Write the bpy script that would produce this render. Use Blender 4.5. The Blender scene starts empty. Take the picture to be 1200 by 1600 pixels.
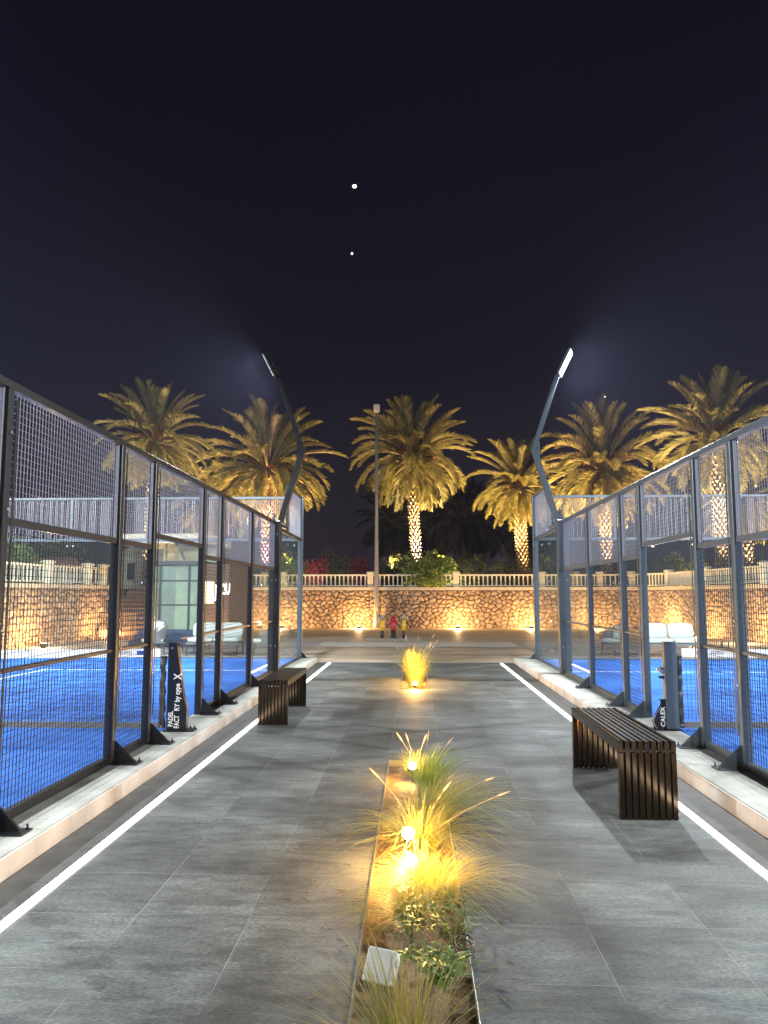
import bpy, math, random
import numpy as np
from mathutils import Vector, Matrix
R = math.radians
random.seed(7); rng = np.random.default_rng(7)
sc = bpy.context.scene
C = sc.collection

# ------------------------------------------------------------------ camera
cam = bpy.data.objects.new('camera', bpy.data.cameras.new('camera')); C.objects.link(cam)
cam.location = (0, 0, 1.74); cam.rotation_euler = (R(90 + 6.136), 0, R(2.278))
cam.data.sensor_fit = 'VERTICAL'; cam.data.sensor_height = 24; cam.data.lens = 18
cam.data.clip_start = .05; cam.data.clip_end = 3000
sc.camera = cam
sc.view_settings.view_transform = 'Standard'; sc.view_settings.look = 'None'
sc.view_settings.exposure = 0; sc.view_settings.gamma = 1
sc.cycles.transparent_max_bounces = 24; sc.cycles.max_bounces = 6
sc.cycles.sample_clamp_indirect = 4

# ------------------------------------------------------------------ night sky (city glow fading upwards)
w = bpy.data.worlds.new("World"); sc.world = w; w.use_nodes = True
nt = w.node_tree; N = nt.nodes; L = nt.links; N.clear()
out = N.new('ShaderNodeOutputWorld'); bg = N.new('ShaderNodeBackground')
tc = N.new('ShaderNodeTexCoord'); sp = N.new('ShaderNodeSeparateXYZ'); rp = N.new('ShaderNodeValToRGB')
L.new(tc.outputs['Generated'], sp.inputs[0]); L.new(sp.outputs['Z'], rp.inputs[0])
cr = rp.color_ramp
SKY = [(0, (.026, .018, .024)), (.10, (.018, .0145, .0195)), (.28, (.0070, .0062, .0100)), (.5, (.0026, .0022, .0065)), (.75, (.0018, .0015, .0050))]
cr.elements[0].position = 0; cr.elements[0].color = SKY[0][1] + (1,)
cr.elements[1].position = .75; cr.elements[1].color = SKY[-1][1] + (1,)
for p, c in SKY[1:-1]:
    e = cr.elements.new(p); e.color = c + (1,)
L.new(rp.outputs[0], bg.inputs[0]); bg.inputs[1].default_value = 1.0
L.new(bg.outputs[0], out.inputs[0])

FLOOD_W = 2300      # each court floodlight
WALL_W = 360
PALM_W = 6800
HAZE = 0.00038

# ------------------------------------------------------------------ helpers
def tag(o, label=None, cat=None, group=None, kind=None):
    if label: o['label'] = label
    if cat: o['category'] = cat
    if group: o['group'] = group
    if kind: o['kind'] = kind
    return o
def empty(name, loc=(0, 0, 0), label=None, cat=None, group=None, rz=0):
    o = bpy.data.objects.new(name, None); C.objects.link(o)
    o.location = loc; o.rotation_euler = (0, 0, rz); o.empty_display_size = .2
    return tag(o, label, cat, group)
def rootloc(p):
    v = Vector((0, 0, 0))
    while p is not None:
        v += Vector(p.location); p = p.parent
    return v
class MB:
    def __init__(s): s.v = []; s.f = []
    def add(s, vs, fs):
        n = len(s.v); s.v += [tuple(p) for p in vs]; s.f += [tuple(i + n for i in f) for f in fs]; return s
    def box(s, x0, x1, y0, y1, z0, z1):
        return s.add([(x0,y0,z0),(x1,y0,z0),(x1,y1,z0),(x0,y1,z0),(x0,y0,z1),(x1,y0,z1),(x1,y1,z1),(x0,y1,z1)],
                     [(0,3,2,1),(4,5,6,7),(0,1,5,4),(1,2,6,5),(2,3,7,6),(3,0,4,7)])
    def cbox(s, x0, x1, y0, y1, z0, z1, b=.006):
        # box with chamfered edges
        bx = MB(); X = (x0, x1); Y = (y0, y1); Z = (z0, z1)
        idx = {}; vs = []
        for i in range(2):
            for j in range(2):
                for k in range(2):
                    sx = b if i == 0 else -b; sy = b if j == 0 else -b; sz = b if k == 0 else -b
                    for a, p in (('x', (X[i], Y[j]+sy, Z[k]+sz)), ('y', (X[i]+sx, Y[j], Z[k]+sz)), ('z', (X[i]+sx, Y[j]+sy, Z[k]))):
                        idx[(i,j,k,a)] = len(vs); vs.append(p)
        fs = []
        cen = Vector(((x0+x1)/2, (y0+y1)/2, (z0+z1)/2))
        def face(l):
            pts = [Vector(vs[q]) for q in l]; c = sum(pts, Vector()) / len(pts)
            n = (pts[1]-pts[0]).cross(pts[2]-pts[1])
            fs.append(tuple(l) if n.dot(c-cen) > 0 else tuple(reversed(l)))
        q = [(0,0),(1,0),(1,1),(0,1)]
        for i in range(2):
            face([idx[(i,a,c,'x')] for a, c in q]); face([idx[(a,i,c,'y')] for a, c in q]); face([idx[(a,c,i,'z')] for a, c in q])
        for i in range(2):
            for j in range(2):
                face([idx[(i,j,0,'x')], idx[(i,j,1,'x')], idx[(i,j,1,'y')], idx[(i,j,0,'y')]])
                face([idx[(i,0,j,'x')], idx[(i,1,j,'x')], idx[(i,1,j,'z')], idx[(i,0,j,'z')]])
                face([idx[(0,i,j,'y')], idx[(1,i,j,'y')], idx[(1,i,j,'z')], idx[(0,i,j,'z')]])
                for k in range(2): face([idx[(i,j,k,a)] for a in 'xyz'])
        return s.add(vs, fs)
    def bar(s, a, b, wx, wy=None, up=None):
        a = Vector(a); b = Vector(b); wy = wy or wx
        d = (b - a).normalized(); up = Vector(up) if up else (Vector((0, 0, 1)) if abs(d.z) < .9 else Vector((0, 1, 0)))
        u = d.cross(up).normalized(); v = u.cross(d)
        vs = []
        for p in (a, b):
            for i, j in ((-1,-1),(1,-1),(1,1),(-1,1)): vs.append(p + u*wx/2*i + v*wy/2*j)
        return s.add(vs, [(0,1,2,3),(7,6,5,4),(0,4,5,1),(1,5,6,2),(2,6,7,3),(3,7,4,0)])
    def tube(s, pts, r, n=8, cap=True):
        pts = [Vector(p) for p in pts]; rs = r if isinstance(r, (list, tuple)) else [r]*len(pts)
        base = len(s.v); t0 = None
        ref = Vector((0, 0, 1)) if abs((pts[1]-pts[0]).normalized().z) < .9 else Vector((1, 0, 0))
        for i, p in enumerate(pts):
            t = (pts[min(i+1, len(pts)-1)] - pts[max(i-1, 0)]).normalized()
            u = t.cross(ref).normalized(); v = t.cross(u)
            for k in range(n):
                a = 2*math.pi*k/n; s.v.append(tuple(p + (u*math.cos(a) + v*math.sin(a))*rs[i]))
        for i in range(len(pts)-1):
            for k in range(n):
                a = base+i*n+k; b = base+i*n+(k+1) % n; s.f.append((a, b, b+n, a+n))
        if cap:
            s.f.append(tuple(base+k for k in range(n))); e = base+(len(pts)-1)*n; s.f.append(tuple(e+n-1-k for k in range(n)))
        return s
    def lathe(s, prof, x=0, y=0, n=16):
        base = len(s.v)
        for r, z in prof:
            for k in range(n):
                a = 2*math.pi*k/n; s.v.append((x+r*math.cos(a), y+r*math.sin(a), z))
        for i in range(len(prof)-1):
            for k in range(n):
                a = base+i*n+k; b = base+i*n+(k+1) % n; s.f.append((a, b, b+n, a+n))
        s.f.append(tuple(base+n-1-k for k in range(n))); e = base+(len(prof)-1)*n; s.f.append(tuple(e+k for k in range(n)))
        return s
    def prism(s, poly, axis, a, b):
        # poly in the plane normal to axis, extruded from a to b
        n = len(poly)
        def mk(p, q): return (q, p[0], p[1]) if axis == 'x' else ((p[0], q, p[1]) if axis == 'y' else (p[0], p[1], q))
        vs = [mk(p, a) for p in poly] + [mk(p, b) for p in poly]
        return s.add(vs, [tuple(range(n-1, -1, -1)), tuple(range(n, 2*n))] + [(i, (i+1) % n, (i+1) % n+n, i+n) for i in range(n)])
    def build_each(s, name, mat, parent=None, smooth=False, **k):
        par = list(range(len(s.v)))
        def fd(a):
            while par[a] != a: par[a] = par[par[a]]; a = par[a]
            return a
        for f in s.f:
            for q in f[1:]: par[fd(q)] = fd(f[0])
        gr = {}
        for f in s.f: gr.setdefault(fd(f[0]), []).append(f)
        res = []
        for fs in gr.values():
            ids = sorted({i for f in fs for i in f}); mp = {i: j for j, i in enumerate(ids)}
            m = MB(); m.v = [s.v[i] for i in ids]; m.f = [tuple(mp[i] for i in f) for f in fs]; res.append(m.build(name, mat, parent, smooth, **k))
        return res
    def build(s, name, mat, parent=None, smooth=False, world=True, **k):
        me = bpy.data.meshes.new(name)
        off = rootloc(parent) if (world and parent) else Vector((0, 0, 0))
        if off.length:
            a = np.array(s.v, dtype=float) - np.array(off); s_v = a.tolist()
        else: s_v = s.v
        me.from_pydata(s_v, [], s.f); me.update()
        me.materials.append(mat)
        if smooth:
            for p in me.polygons: p.use_smooth = True
        o = bpy.data.objects.new(name, me); C.objects.link(o)
        if parent: o.parent = parent
        return tag(o, **k)
def copy_tree(o, parent=None):
    c = o.copy(); C.objects.link(c)
    if parent: c.parent = parent
    for ch in list(o.children): copy_tree(ch, c)
    return c
def single(name, mb, mat, label, cat, base=None, group=None, smooth=False):
    o = mb.build(name, mat, None, smooth)
    if base:
        o.data.transform(Matrix.Translation(-Vector(base))); o.location = base
    return tag(o, label, cat, group)

# ------------------------------------------------------------------ materials
def mat(name, col, rough=.5, metal=0, bump=0, bscale=30, var=0, vscale=4, spec=.5, stretch=None, trans=0, noise_detail=6, rvar=0):
    m = bpy.data.materials.new(name); m.use_nodes = True; nt = m.node_tree; n = nt.nodes; l = nt.links
    b = n['Principled BSDF']; b.inputs['Base Color'].default_value = (*col, 1); b.inputs['Roughness'].default_value = rough
    b.inputs['Metallic'].default_value = metal; b.inputs['Specular IOR Level'].default_value = spec
    co = n.new('ShaderNodeTexCoord'); src = co.outputs['Object']
    if stretch:
        mp = n.new('ShaderNodeMapping'); mp.inputs['Scale'].default_value = stretch; l.new(src, mp.inputs[0]); src = mp.outputs[0]
    if var:
        t = n.new('ShaderNodeTexNoise'); t.inputs['Scale'].default_value = vscale; t.inputs['Detail'].default_value = noise_detail; l.new(src, t.inputs[0])
        r = n.new('ShaderNodeValToRGB'); e = r.color_ramp.elements
        e[0].position = .3; e[1].position = .7
        e[0].color = (*[c*(1-var) for c in col], 1); e[1].color = (*[min(1, c*(1+var)) for c in col], 1)
        l.new(t.outputs[0], r.inputs[0]); l.new(r.outputs[0], b.inputs['Base Color'])
        if rvar:
            mr = n.new('ShaderNodeMapRange'); mr.inputs[1].default_value = .3; mr.inputs[2].default_value = .7
            mr.inputs[3].default_value = rough-rvar; mr.inputs[4].default_value = rough+rvar
            l.new(t.outputs[0], mr.inputs[0]); l.new(mr.outputs[0], b.inputs['Roughness'])
    if bump:
        t = n.new('ShaderNodeTexNoise'); t.inputs['Scale'].default_value = bscale; t.inputs['Detail'].default_value = 8; l.new(src, t.inputs[0])
        u = n.new('ShaderNodeBump'); u.inputs['Strength'].default_value = bump; u.inputs['Distance'].default_value = .02
        l.new(t.outputs[0], u.inputs['Height']); l.new(u.outputs[0], b.inputs['Normal'])
    if trans:
        tr = n.new('ShaderNodeBsdfTranslucent'); mx = n.new('ShaderNodeMixShader'); mx.inputs[0].default_value = trans
        tr.inputs[0].default_value = (*[min(1, c*1.6) for c in col], 1)
        l.new(b.outputs[0], mx.inputs[1]); l.new(tr.outputs[0], mx.inputs[2]); l.new(mx.outputs[0], n['Material Output'].inputs[0])
    return m
def emit(name, col, st, sampled=False):
    m = bpy.data.materials.new(name); m.use_nodes = True; n = m.node_tree.nodes
    if not sampled: m.cycles.emission_sampling = 'NONE'
    b = n['Principled BSDF']; b.inputs['Base Color'].default_value = (*col, 1)
    b.inputs['Emission Color'].default_value = (*col, 1); b.inputs['Emission Strength'].default_value = st
    return m
def glass(name, tint=(.86, .95, .93), fac=.09, haze=.0):
    m = bpy.data.materials.new(name); m.use_nodes = True; nt = m.node_tree; n = nt.nodes; l = nt.links; n.clear()
    o = n.new('ShaderNodeOutputMaterial'); t = n.new('ShaderNodeBsdfTransparent'); g = n.new('ShaderNodeBsdfGlossy'); mx = n.new('ShaderNodeMixShader')
    t.inputs[0].default_value = (*tint, 1); g.inputs['Roughness'].default_value = .02
    fr = n.new('ShaderNodeFresnel'); fr.inputs[0].default_value = 1.22
    fm = n.new('ShaderNodeMath'); fm.operation = 'MULTIPLY'; fm.inputs[1].default_value = .4; l.new(fr.outputs[0], fm.inputs[0]); l.new(fm.outputs[0], mx.inputs[0]); l.new(t.outputs[0], mx.inputs[1]); l.new(g.outputs[0], mx.inputs[2])
    if haze:   # even pale teal diffuse layer over the pane
        d = n.new('ShaderNodeBsdfDiffuse'); d.inputs[0].default_value = (.75, .9, .88, 1)
        m2 = n.new('ShaderNodeMixShader'); m2.inputs[0].default_value = haze
        l.new(mx.outputs[0], m2.inputs[1]); l.new(d.outputs[0], m2.inputs[2]); l.new(m2.outputs[0], o.inputs[0])
    else: l.new(mx.outputs[0], o.inputs[0])
    return m

M = {}
M['black_steel'] = mat('black_steel', (.013, .013, .014), .34, .1, bump=.05, bscale=200)
M['grey_steel'] = mat('grey_steel', (.075, .095, .11), .36, .2, bump=.05, bscale=200)  # paler than the black steel: light on the right posts painted in
M['wire'] = mat('wire', (.27, .27, .30), .4, .2)  # upper mesh: paler copy of the dark wire, floodlight painted into its colour
M['wire_dark'] = mat('wire_dark', (.018, .018, .02), .6, 0, spec=.2)
M['bolt'] = mat('bolt', (.8, .8, .8), .25, .9)
M['glass'] = glass('court_glass', (.97, .99, .985), haze=.008)
M['turf'] = mat('blue_turf', (.030, .132, .47), .9, bump=.8, bscale=350, var=.34, vscale=.9, spec=.15)
M['line'] = mat('white_line', (.7, .75, .8), .8)
M['concrete'] = mat('concrete', (.33, .33, .29), .8, bump=.3, bscale=60, var=.28, vscale=2.5, noise_detail=9)
M['kerbface'] = mat('kerb_render', (.50, .46, .42), .75, bump=.2, bscale=40, var=.2, vscale=3)
M['metal_edge'] = mat('edging_steel', (.5, .48, .45), .35, .8, bump=.2, bscale=60)
M['soil'] = mat('soil', (.22, .14, .075), .9, bump=.8, bscale=45, var=.4, vscale=9)
M['margin'] = mat('dark_margin_stone', (.060, .058, .052), .6, bump=.3, bscale=60, var=.3, vscale=6)
M['road'] = mat('road_asphalt', (.48, .38, .275), .6, bump=.25, bscale=60, var=.35, vscale=1.2, stretch=(.35, 2.2, 1), rvar=.15)
M['paving'] = mat('terrace_paving', (.32, .31, .31), .55, bump=.2, bscale=40, var=.3, vscale=1.5, stretch=(.4, 3, 1))
M['strip'] = mat('pale_strip', (.55, .51, .44), .7, bump=.2, bscale=40, var=.3, vscale=2, stretch=(.5, 2, 1))
M['ground'] = mat('ground', (.07, .06, .05), .9, bump=.3, bscale=3, var=.3, vscale=.2)
M['garden'] = mat('garden_soil', (.05, .045, .03), .95, bump=.5, bscale=6, var=.4, vscale=1)
M['cream'] = mat('cream_paint', (.80, .74, .58), .6, bump=.15, bscale=30, var=.1, vscale=3)
M['coping'] = mat('coping_stone', (.55, .47, .35), .7, bump=.3, bscale=25, var=.15, vscale=3)
M['frond'] = mat('palm_frond', (.27, .235, .08), .55, var=.3, vscale=1.2, trans=.25)
M['frond_unlit'] = mat('palm_frond_unlit', (.07, .07, .03), .6, var=.3, vscale=1.2, trans=.2)  # darker frond copy: lack of light on far palms painted into the colour
M['deadleaf'] = mat('dead_frond', (.22, .14, .07), .8, var=.3, vscale=2)
M['rachis'] = mat('frond_stalk', (.30, .22, .10), .6)
M['fruit'] = mat('date_stalks', (.42, .18, .06), .6, var=.3, vscale=5)
M['trunk'] = mat('palm_trunk', (.12, .075, .045), .9, bump=.6, bscale=20, var=.35, vscale=8)
M['boots'] = mat('cut_leaf_bases', (.36, .26, .17), .8, bump=.5, bscale=30, var=.3, vscale=12)
M['pole'] = mat('galvanised_pole', (.38, .36, .32), .5, .3, var=.1, vscale=2)
M['red'] = mat('hydrant_red', (.45, .03, .04), .4, bump=.1)
M['yellow'] = mat('yellow_paint', (.75, .5, .02), .45, bump=.1)
M['dark'] = mat('dark_paint', (.025, .025, .025), .5)
M['bench'] = mat('bench_metal', (.058, .040, .024), .14, .92, bump=.012, bscale=25, stretch=(1, 1, .2), var=.15, vscale=10)
M['benchtop'] = mat('bench_top_metal', (.03, .024, .02), .25, .6, bump=.02, bscale=25)
M['net'] = mat('net_cord', (.012, .012, .014), .8)
M['netband'] = mat('net_tape', (.8, .8, .78), .7, bump=.2, bscale=20)
M['vinyl'] = mat('black_vinyl', (.03, .026, .022), .35, bump=.9, bscale=14)
M['greyband'] = mat('grey_webbing', (.10, .10, .095), .8, bump=.3)
M['white'] = mat('white_letter', (.85, .85, .85), .5)
M['navy'] = mat('navy_print', (.03, .08, .35), .5)
M['green_print'] = mat('green_print', (.3, .6, .05), .5)
M['plastic'] = mat('white_plastic', (.74, .73, .66), .45, bump=.05)
M['cushion'] = mat('cushion', (.55, .60, .56), .85, bump=.2, bscale=60)
M['weave'] = mat('grey_weave', (.17, .17, .18), .7, bump=.6, bscale=120)
M['timber'] = mat('timber_wall', (.16, .085, .045), .6, var=.35, vscale=3, stretch=(1, 1, 9), bump=.3, bscale=8)
M['timber_top'] = mat('timber_light', (.45, .25, .12), .5, var=.2, vscale=4)
M['greenglass'] = glass('shop_glass', (.55, .72, .66), haze=.15)
M['darkframe'] = mat('dark_frame', (.03, .035, .04), .4, .4)
M['plaster'] = mat('cream_plaster', (.62, .60, .46), .8, bump=.2, bscale=20, var=.15, vscale=4)
M['grass_y'] = mat('fountain_grass_blade', (.33, .31, .08), .55, var=.25, vscale=14, trans=.35)
M['grass_g'] = mat('green_grass_blade', (.17, .25, .045), .5, var=.3, vscale=14, trans=.35)
M['seed'] = mat('seed_head', (.78, .62, .45), .8, bump=.8, bscale=200)
M['weed'] = mat('weed_leaf', (.13, .22, .045), .45, var=.3, vscale=20, trans=.3)
M['stem'] = mat('red_stem', (.35, .17, .10), .6)
M['leaf_dark'] = mat('hedge_leaf', (.085, .10, .04), .6, var=.5, vscale=3, trans=.2)
M['leaf_green'] = mat('bush_leaf', (.26, .32, .07), .5, var=.4, vscale=2.5, trans=.3)
M['leaf_yellow'] = mat('yellow_bush_leaf', (.45, .38, .05), .5, var=.3, vscale=3, trans=.3)
M['bract'] = mat('pink_bract', (.50, .10, .14), .6, var=.3, vscale=4, trans=.3)
M['bract_dim'] = mat('wine_bract', (.16, .035, .055), .6, var=.3, vscale=4, trans=.3)
M['roofbrown'] = mat('brown_thatch', (.22, .12, .08), .9, bump=.6, bscale=30, var=.3)
M['darkblue'] = mat('navy_deck', (.02, .035, .09), .6, bump=.1)
M['cable'] = mat('black_cable', (.02, .02, .02), .5)
M['led'] = emit('led_diffuser', (1, .92, .85), 10, True)
M['lens_flood'] = emit('floodlight_lens', (.93, .97, 1), 9)
M['lens_warm'] = emit('garden_lamp_lens', (1, .84, .50), 7)
M['sign'] = emit('lit_letters', (1, .98, .92), 5)
M['menu'] = emit('lit_menu', (1, .88, .55), 1.0)
M['upper_dot'] = emit('upper_dot_glow', (1, .97, .8), 3)
M['star'] = emit('sky_dot_glow', (1, 1, 1), 2.5)
M['farlamp'] = emit('far_lamp_glow', (1, .92, .75), 6)

def tile_material():
    m = bpy.data.materials.new('slate_tiles'); m.use_nodes = True; nt = m.node_tree; n = nt.nodes; l = nt.links
    b = n['Principled BSDF']
    co = n.new('ShaderNodeTexCoord'); s = n.new('ShaderNodeSeparateXYZ'); l.new(co.outputs['Object'], s.inputs[0])
    ab = n.new('ShaderNodeMath'); ab.operation = 'ABSOLUTE'; l.new(s.outputs['X'], ab.inputs[0])
    sb = n.new('ShaderNodeMath'); sb.operation = 'SUBTRACT'; sb.inputs[1].default_value = .28; l.new(ab.outputs[0], sb.inputs[0])
    cb = n.new('ShaderNodeCombineXYZ'); l.new(sb.outputs[0], cb.inputs[0])
    # the two sides are laid with their cross joints a little out of step
    sg = n.new('ShaderNodeMath'); sg.operation = 'GREATER_THAN'; l.new(s.outputs['X'], sg.inputs[0])
    ml = n.new('ShaderNodeMath'); ml.operation = 'MULTIPLY_ADD'; ml.inputs[1].default_value = .06; l.new(sg.outputs[0], ml.inputs[0]); l.new(s.outputs['Y'], ml.inputs[2])
    l.new(ml.outputs[0], cb.inputs[1]); l.new(s.outputs['X'], cb.inputs[2])
    def brick(ms, sm):
        br = n.new('ShaderNodeTexBrick'); br.offset = 0; br.squash = 1; br.inputs['Scale'].default_value = 1
        br.inputs['Brick Width'].default_value = .62; br.inputs['Row Height'].default_value = .62
        br.inputs['Mortar Size'].default_value = ms; br.inputs['Mortar Smooth'].default_value = sm
        mp = n.new('ShaderNodeMapping'); mp.inputs['Location'].default_value = (0, -.02, 0); l.new(cb.outputs[0], mp.inputs[0])
        l.new(mp.outputs[0], br.inputs['Vector']); return br
    br = brick(.0022, .1)
    br.inputs['Color1'].default_value = (.68, .68, .67, 1); br.inputs['Color2'].default_value = (1.18, 1.18, 1.18, 1)
    # slate: streaky noise, mottled, pale scuffs
    mp = n.new('ShaderNodeMapping'); mp.inputs['Scale'].default_value = (1.3, 4.5, 1); mp.inputs['Rotation'].default_value = (0, 0, .25); l.new(co.outputs['Object'], mp.inputs[0])
    n1 = n.new('ShaderNodeTexNoise'); n1.inputs['Scale'].default_value = 2.6; n1.inputs['Detail'].default_value = 12; n1.inputs['Roughness'].default_value = .68; n1.inputs['Distortion'].default_value = .6; l.new(mp.outputs[0], n1.inputs[0])
    r1 = n.new('ShaderNodeValToRGB'); e = r1.color_ramp.elements; e[0].position = .33; e[0].color = (.032, .037, .037, 1); e[1].position = .7; e[1].color = (.110, .118, .114, 1)
    l.new(n1.outputs[0], r1.inputs[0])
    n2 = n.new('ShaderNodeTexNoise'); n2.inputs['Scale'].default_value = 22; n2.inputs['Detail'].default_value = 10; n2.inputs['Roughness'].default_value = .75; l.new(mp.outputs[0], n2.inputs[0])
    n3 = n.new('ShaderNodeTexNoise'); n3.inputs['Scale'].default_value = 1.4; n3.inputs['Detail'].default_value = 4; l.new(co.outputs['Object'], n3.inputs[0])
    mm = n.new('ShaderNodeMath'); mm.operation = 'MULTIPLY'; l.new(n2.outputs[0], mm.inputs[0]); l.new(n3.outputs[0], mm.inputs[1])
    r2 = n.new('ShaderNodeValToRGB'); e = r2.color_ramp.elements; e[0].position = .24; e[0].color = (0, 0, 0, 1); e[1].position = .46; e[1].color = (.55, .55, .55, 1)
    l.new(mm.outputs[0], r2.inputs[0])
    mx = n.new('ShaderNodeMix'); mx.data_type = 'RGBA'; l.new(r2.outputs[0], mx.inputs['Factor']); l.new(r1.outputs[0], mx.inputs['A']); mx.inputs['B'].default_value = (.20, .205, .20, 1)
    mu = n.new('ShaderNodeMix'); mu.data_type = 'RGBA'; mu.blend_type = 'MULTIPLY'; mu.inputs['Factor'].default_value = 1; l.new(mx.outputs['Result'], mu.inputs['A'])
    l.new(br.outputs['Color'], mu.inputs['B'])
    mp4 = n.new('ShaderNodeMapping'); mp4.inputs['Scale'].default_value = (1, 2.6, 1); mp4.inputs['Rotation'].default_value = (0, 0, -.5); l.new(co.outputs['Object'], mp4.inputs[0])
    n4 = n.new('ShaderNodeTexNoise'); n4.inputs['Scale'].default_value = 38; n4.inputs['Detail'].default_value = 8; n4.inputs['Roughness'].default_value = .8; l.new(mp4.outputs[0], n4.inputs[0])
    r4 = n.new('ShaderNodeValToRGB'); e = r4.color_ramp.elements; e[0].position = .34; e[0].color = (.42, .42, .42, 1); e[1].position = .66; e[1].color = (2.1, 2.1, 2.05, 1); l.new(n4.outputs[0], r4.inputs[0])
    n5 = n.new('ShaderNodeTexNoise'); n5.inputs['Scale'].default_value = .9; n5.inputs['Detail'].default_value = 5; n5.inputs['Roughness'].default_value = .6; l.new(co.outputs['Object'], n5.inputs[0])
    r5 = n.new('ShaderNodeValToRGB'); e = r5.color_ramp.elements; e[0].position = .35; e[0].color = (.52, .5, .48, 1); e[1].position = .62; e[1].color = (1.2, 1.2, 1.2, 1); l.new(n5.outputs[0], r5.inputs[0])  # broad dark blotches: soft shadows painted into the tile colour
    m4 = n.new('ShaderNodeMix'); m4.data_type = 'RGBA'; m4.blend_type = 'MULTIPLY'; m4.inputs['Factor'].default_value = 1; l.new(mu.outputs['Result'], m4.inputs['A']); l.new(r4.outputs[0], m4.inputs['B'])
    m5 = n.new('ShaderNodeMix'); m5.data_type = 'RGBA'; m5.blend_type = 'MULTIPLY'; m5.inputs['Factor'].default_value = 1; l.new(m4.outputs['Result'], m5.inputs['A']); l.new(r5.outputs[0], m5.inputs['B']); mu = m5
    # grout: pale in places, dark in others
    rg = n.new('ShaderNodeValToRGB'); e = rg.color_ramp.elements; e[0].position = .42; e[0].color = (.04, .04, .04, 1); e[1].position = .56; e[1].color = (.21, .205, .19, 1); l.new(n3.outputs[0], rg.inputs[0])
    mg = n.new('ShaderNodeMix'); mg.data_type = 'RGBA'; l.new(br.outputs['Fac'], mg.inputs['Factor']); l.new(mu.outputs['Result'], mg.inputs['A']); l.new(rg.outputs[0], mg.inputs['B'])
    l.new(mg.outputs['Result'], b.inputs['Base Color'])
    rr = n.new('ShaderNodeMapRange'); rr.inputs[3].default_value = .55; rr.inputs[4].default_value = .85; l.new(n1.outputs[0], rr.inputs[0]); l.new(rr.outputs[0], b.inputs['Roughness'])
    bu = n.new('ShaderNodeBump'); bu.inputs['Strength'].default_value = .55; bu.inputs['Distance'].default_value = .01
    ad = n.new('ShaderNodeMath'); ad.operation = 'MULTIPLY_ADD'; ad.inputs[1].default_value = .35; l.new(n2.outputs[0], ad.inputs[0]); l.new(n1.outputs[0], ad.inputs[2])
    s2 = n.new('ShaderNodeMath'); s2.operation = 'SUBTRACT'; l.new(ad.outputs[0], s2.inputs[0]); l.new(br.outputs['Fac'], s2.inputs[1])
    l.new(s2.outputs[0], bu.inputs['Height']); l.new(bu.outputs[0], b.inputs['Normal'])
    return m
M['tiles'] = tile_material()

def stone_material():
    m = bpy.data.materials.new('rubble_stone'); m.use_nodes = True; nt = m.node_tree; n = nt.nodes; l = nt.links
    b = n['Principled BSDF']; b.inputs['Roughness'].default_value = .85
    a = n.new('ShaderNodeAttribute'); a.attribute_name = 'stone'
    t = n.new('ShaderNodeTexNoise'); t.inputs['Scale'].default_value = 9; t.inputs['Detail'].default_value = 8
    co = n.new('ShaderNodeTexCoord'); l.new(co.outputs['Object'], t.inputs[0])
    r = n.new('ShaderNodeValToRGB'); e = r.color_ramp.elements; e[0].position = .3; e[0].color = (.62, .6, .58, 1); e[1].position = .7; e[1].color = (1.2, 1.2, 1.2, 1); l.new(t.outputs[0], r.inputs[0])
    mu = n.new('ShaderNodeMix'); mu.data_type = 'RGBA'; mu.blend_type = 'MULTIPLY'; mu.inputs['Factor'].default_value = 1
    l.new(a.outputs['Color'], mu.inputs['A']); l.new(r.outputs[0], mu.inputs['B']); l.new(mu.outputs['Result'], b.inputs['Base Color'])
    u = n.new('ShaderNodeBump'); u.inputs['Strength'].default_value = .4; u.inputs['Distance'].default_value = .03; l.new(t.outputs[0], u.inputs['Height']); l.new(u.outputs[0], b.inputs['Normal'])
    return m
M['stone'] = stone_material()

def light(name, kind, loc, energy, col, parent=None, size=.1, sy=None, aim=None, spot=60, blend=.6):
    d = bpy.data.lights.new(name, kind); d.energy = energy; d.color = col
    if kind == 'AREA':
        d.shape = 'RECTANGLE'; d.size = size; d.size_y = sy or size
    else: d.shadow_soft_size = size
    if kind == 'SPOT': d.spot_size = R(spot); d.spot_blend = blend
    o = bpy.data.objects.new(name, d); C.objects.link(o)
    off = rootloc(parent) if parent else Vector((0, 0, 0))
    if parent: o.parent = parent
    o.location = Vector(loc) - off
    if aim: o.rotation_euler = Vector(aim).to_track_quat('-Z', 'Y').to_euler()
    return o

# ------------------------------------------------------------------ setting: ground sheets
def struct(name, mb, m, smooth=False): return mb.build(name, m, None, smooth, kind='structure')
def sheet(rects, z):
    b = MB()
    for x0, x1, y0, y1 in rects: b.add([(x0,y0,z),(x1,y0,z),(x1,y1,z),(x0,y1,z)], [(0,1,2,3)])
    return b
struct('ground', sheet([(-1500, 1500, -800, 2200)], -.2), M['ground'])
PE = 20.0
BX0, BX1 = -.28, .26
beds = [(.5, 8.28), (14.47, 18.4)]
b = MB()
for x0, x1 in ((-2.1535, BX0), (BX1, 2.1535)):
    b.box(x0, x1, -6, PE, -.19, 0)
for y0, y1 in ((-6, .5), (8.28, 14.47), (18.4, PE)): b.box(BX0+.0005, BX1-.0005, y0, y1, -.19, -.0002)
struct('path', b, M['tiles'])
for s in (-1, 1):
    b = MB(); x0, x1 = sorted((s*2.2125, s*2.52))
    for k in range(22): b.cbox(x0, x1, -6+k*1.2, min(PE, -6+k*1.2+1.195), -.19, 0, .002)
    struct('margin_paving', b, M['margin'])
struct('road', sheet([(-60, 60, PE, 80)], -.006), M['road'])
struct('terrace_paving', sheet([(-30, -3.4, PE+.05, 29), (3.6, 30, PE+.05, 29)], -.002), M['paving'])
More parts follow.
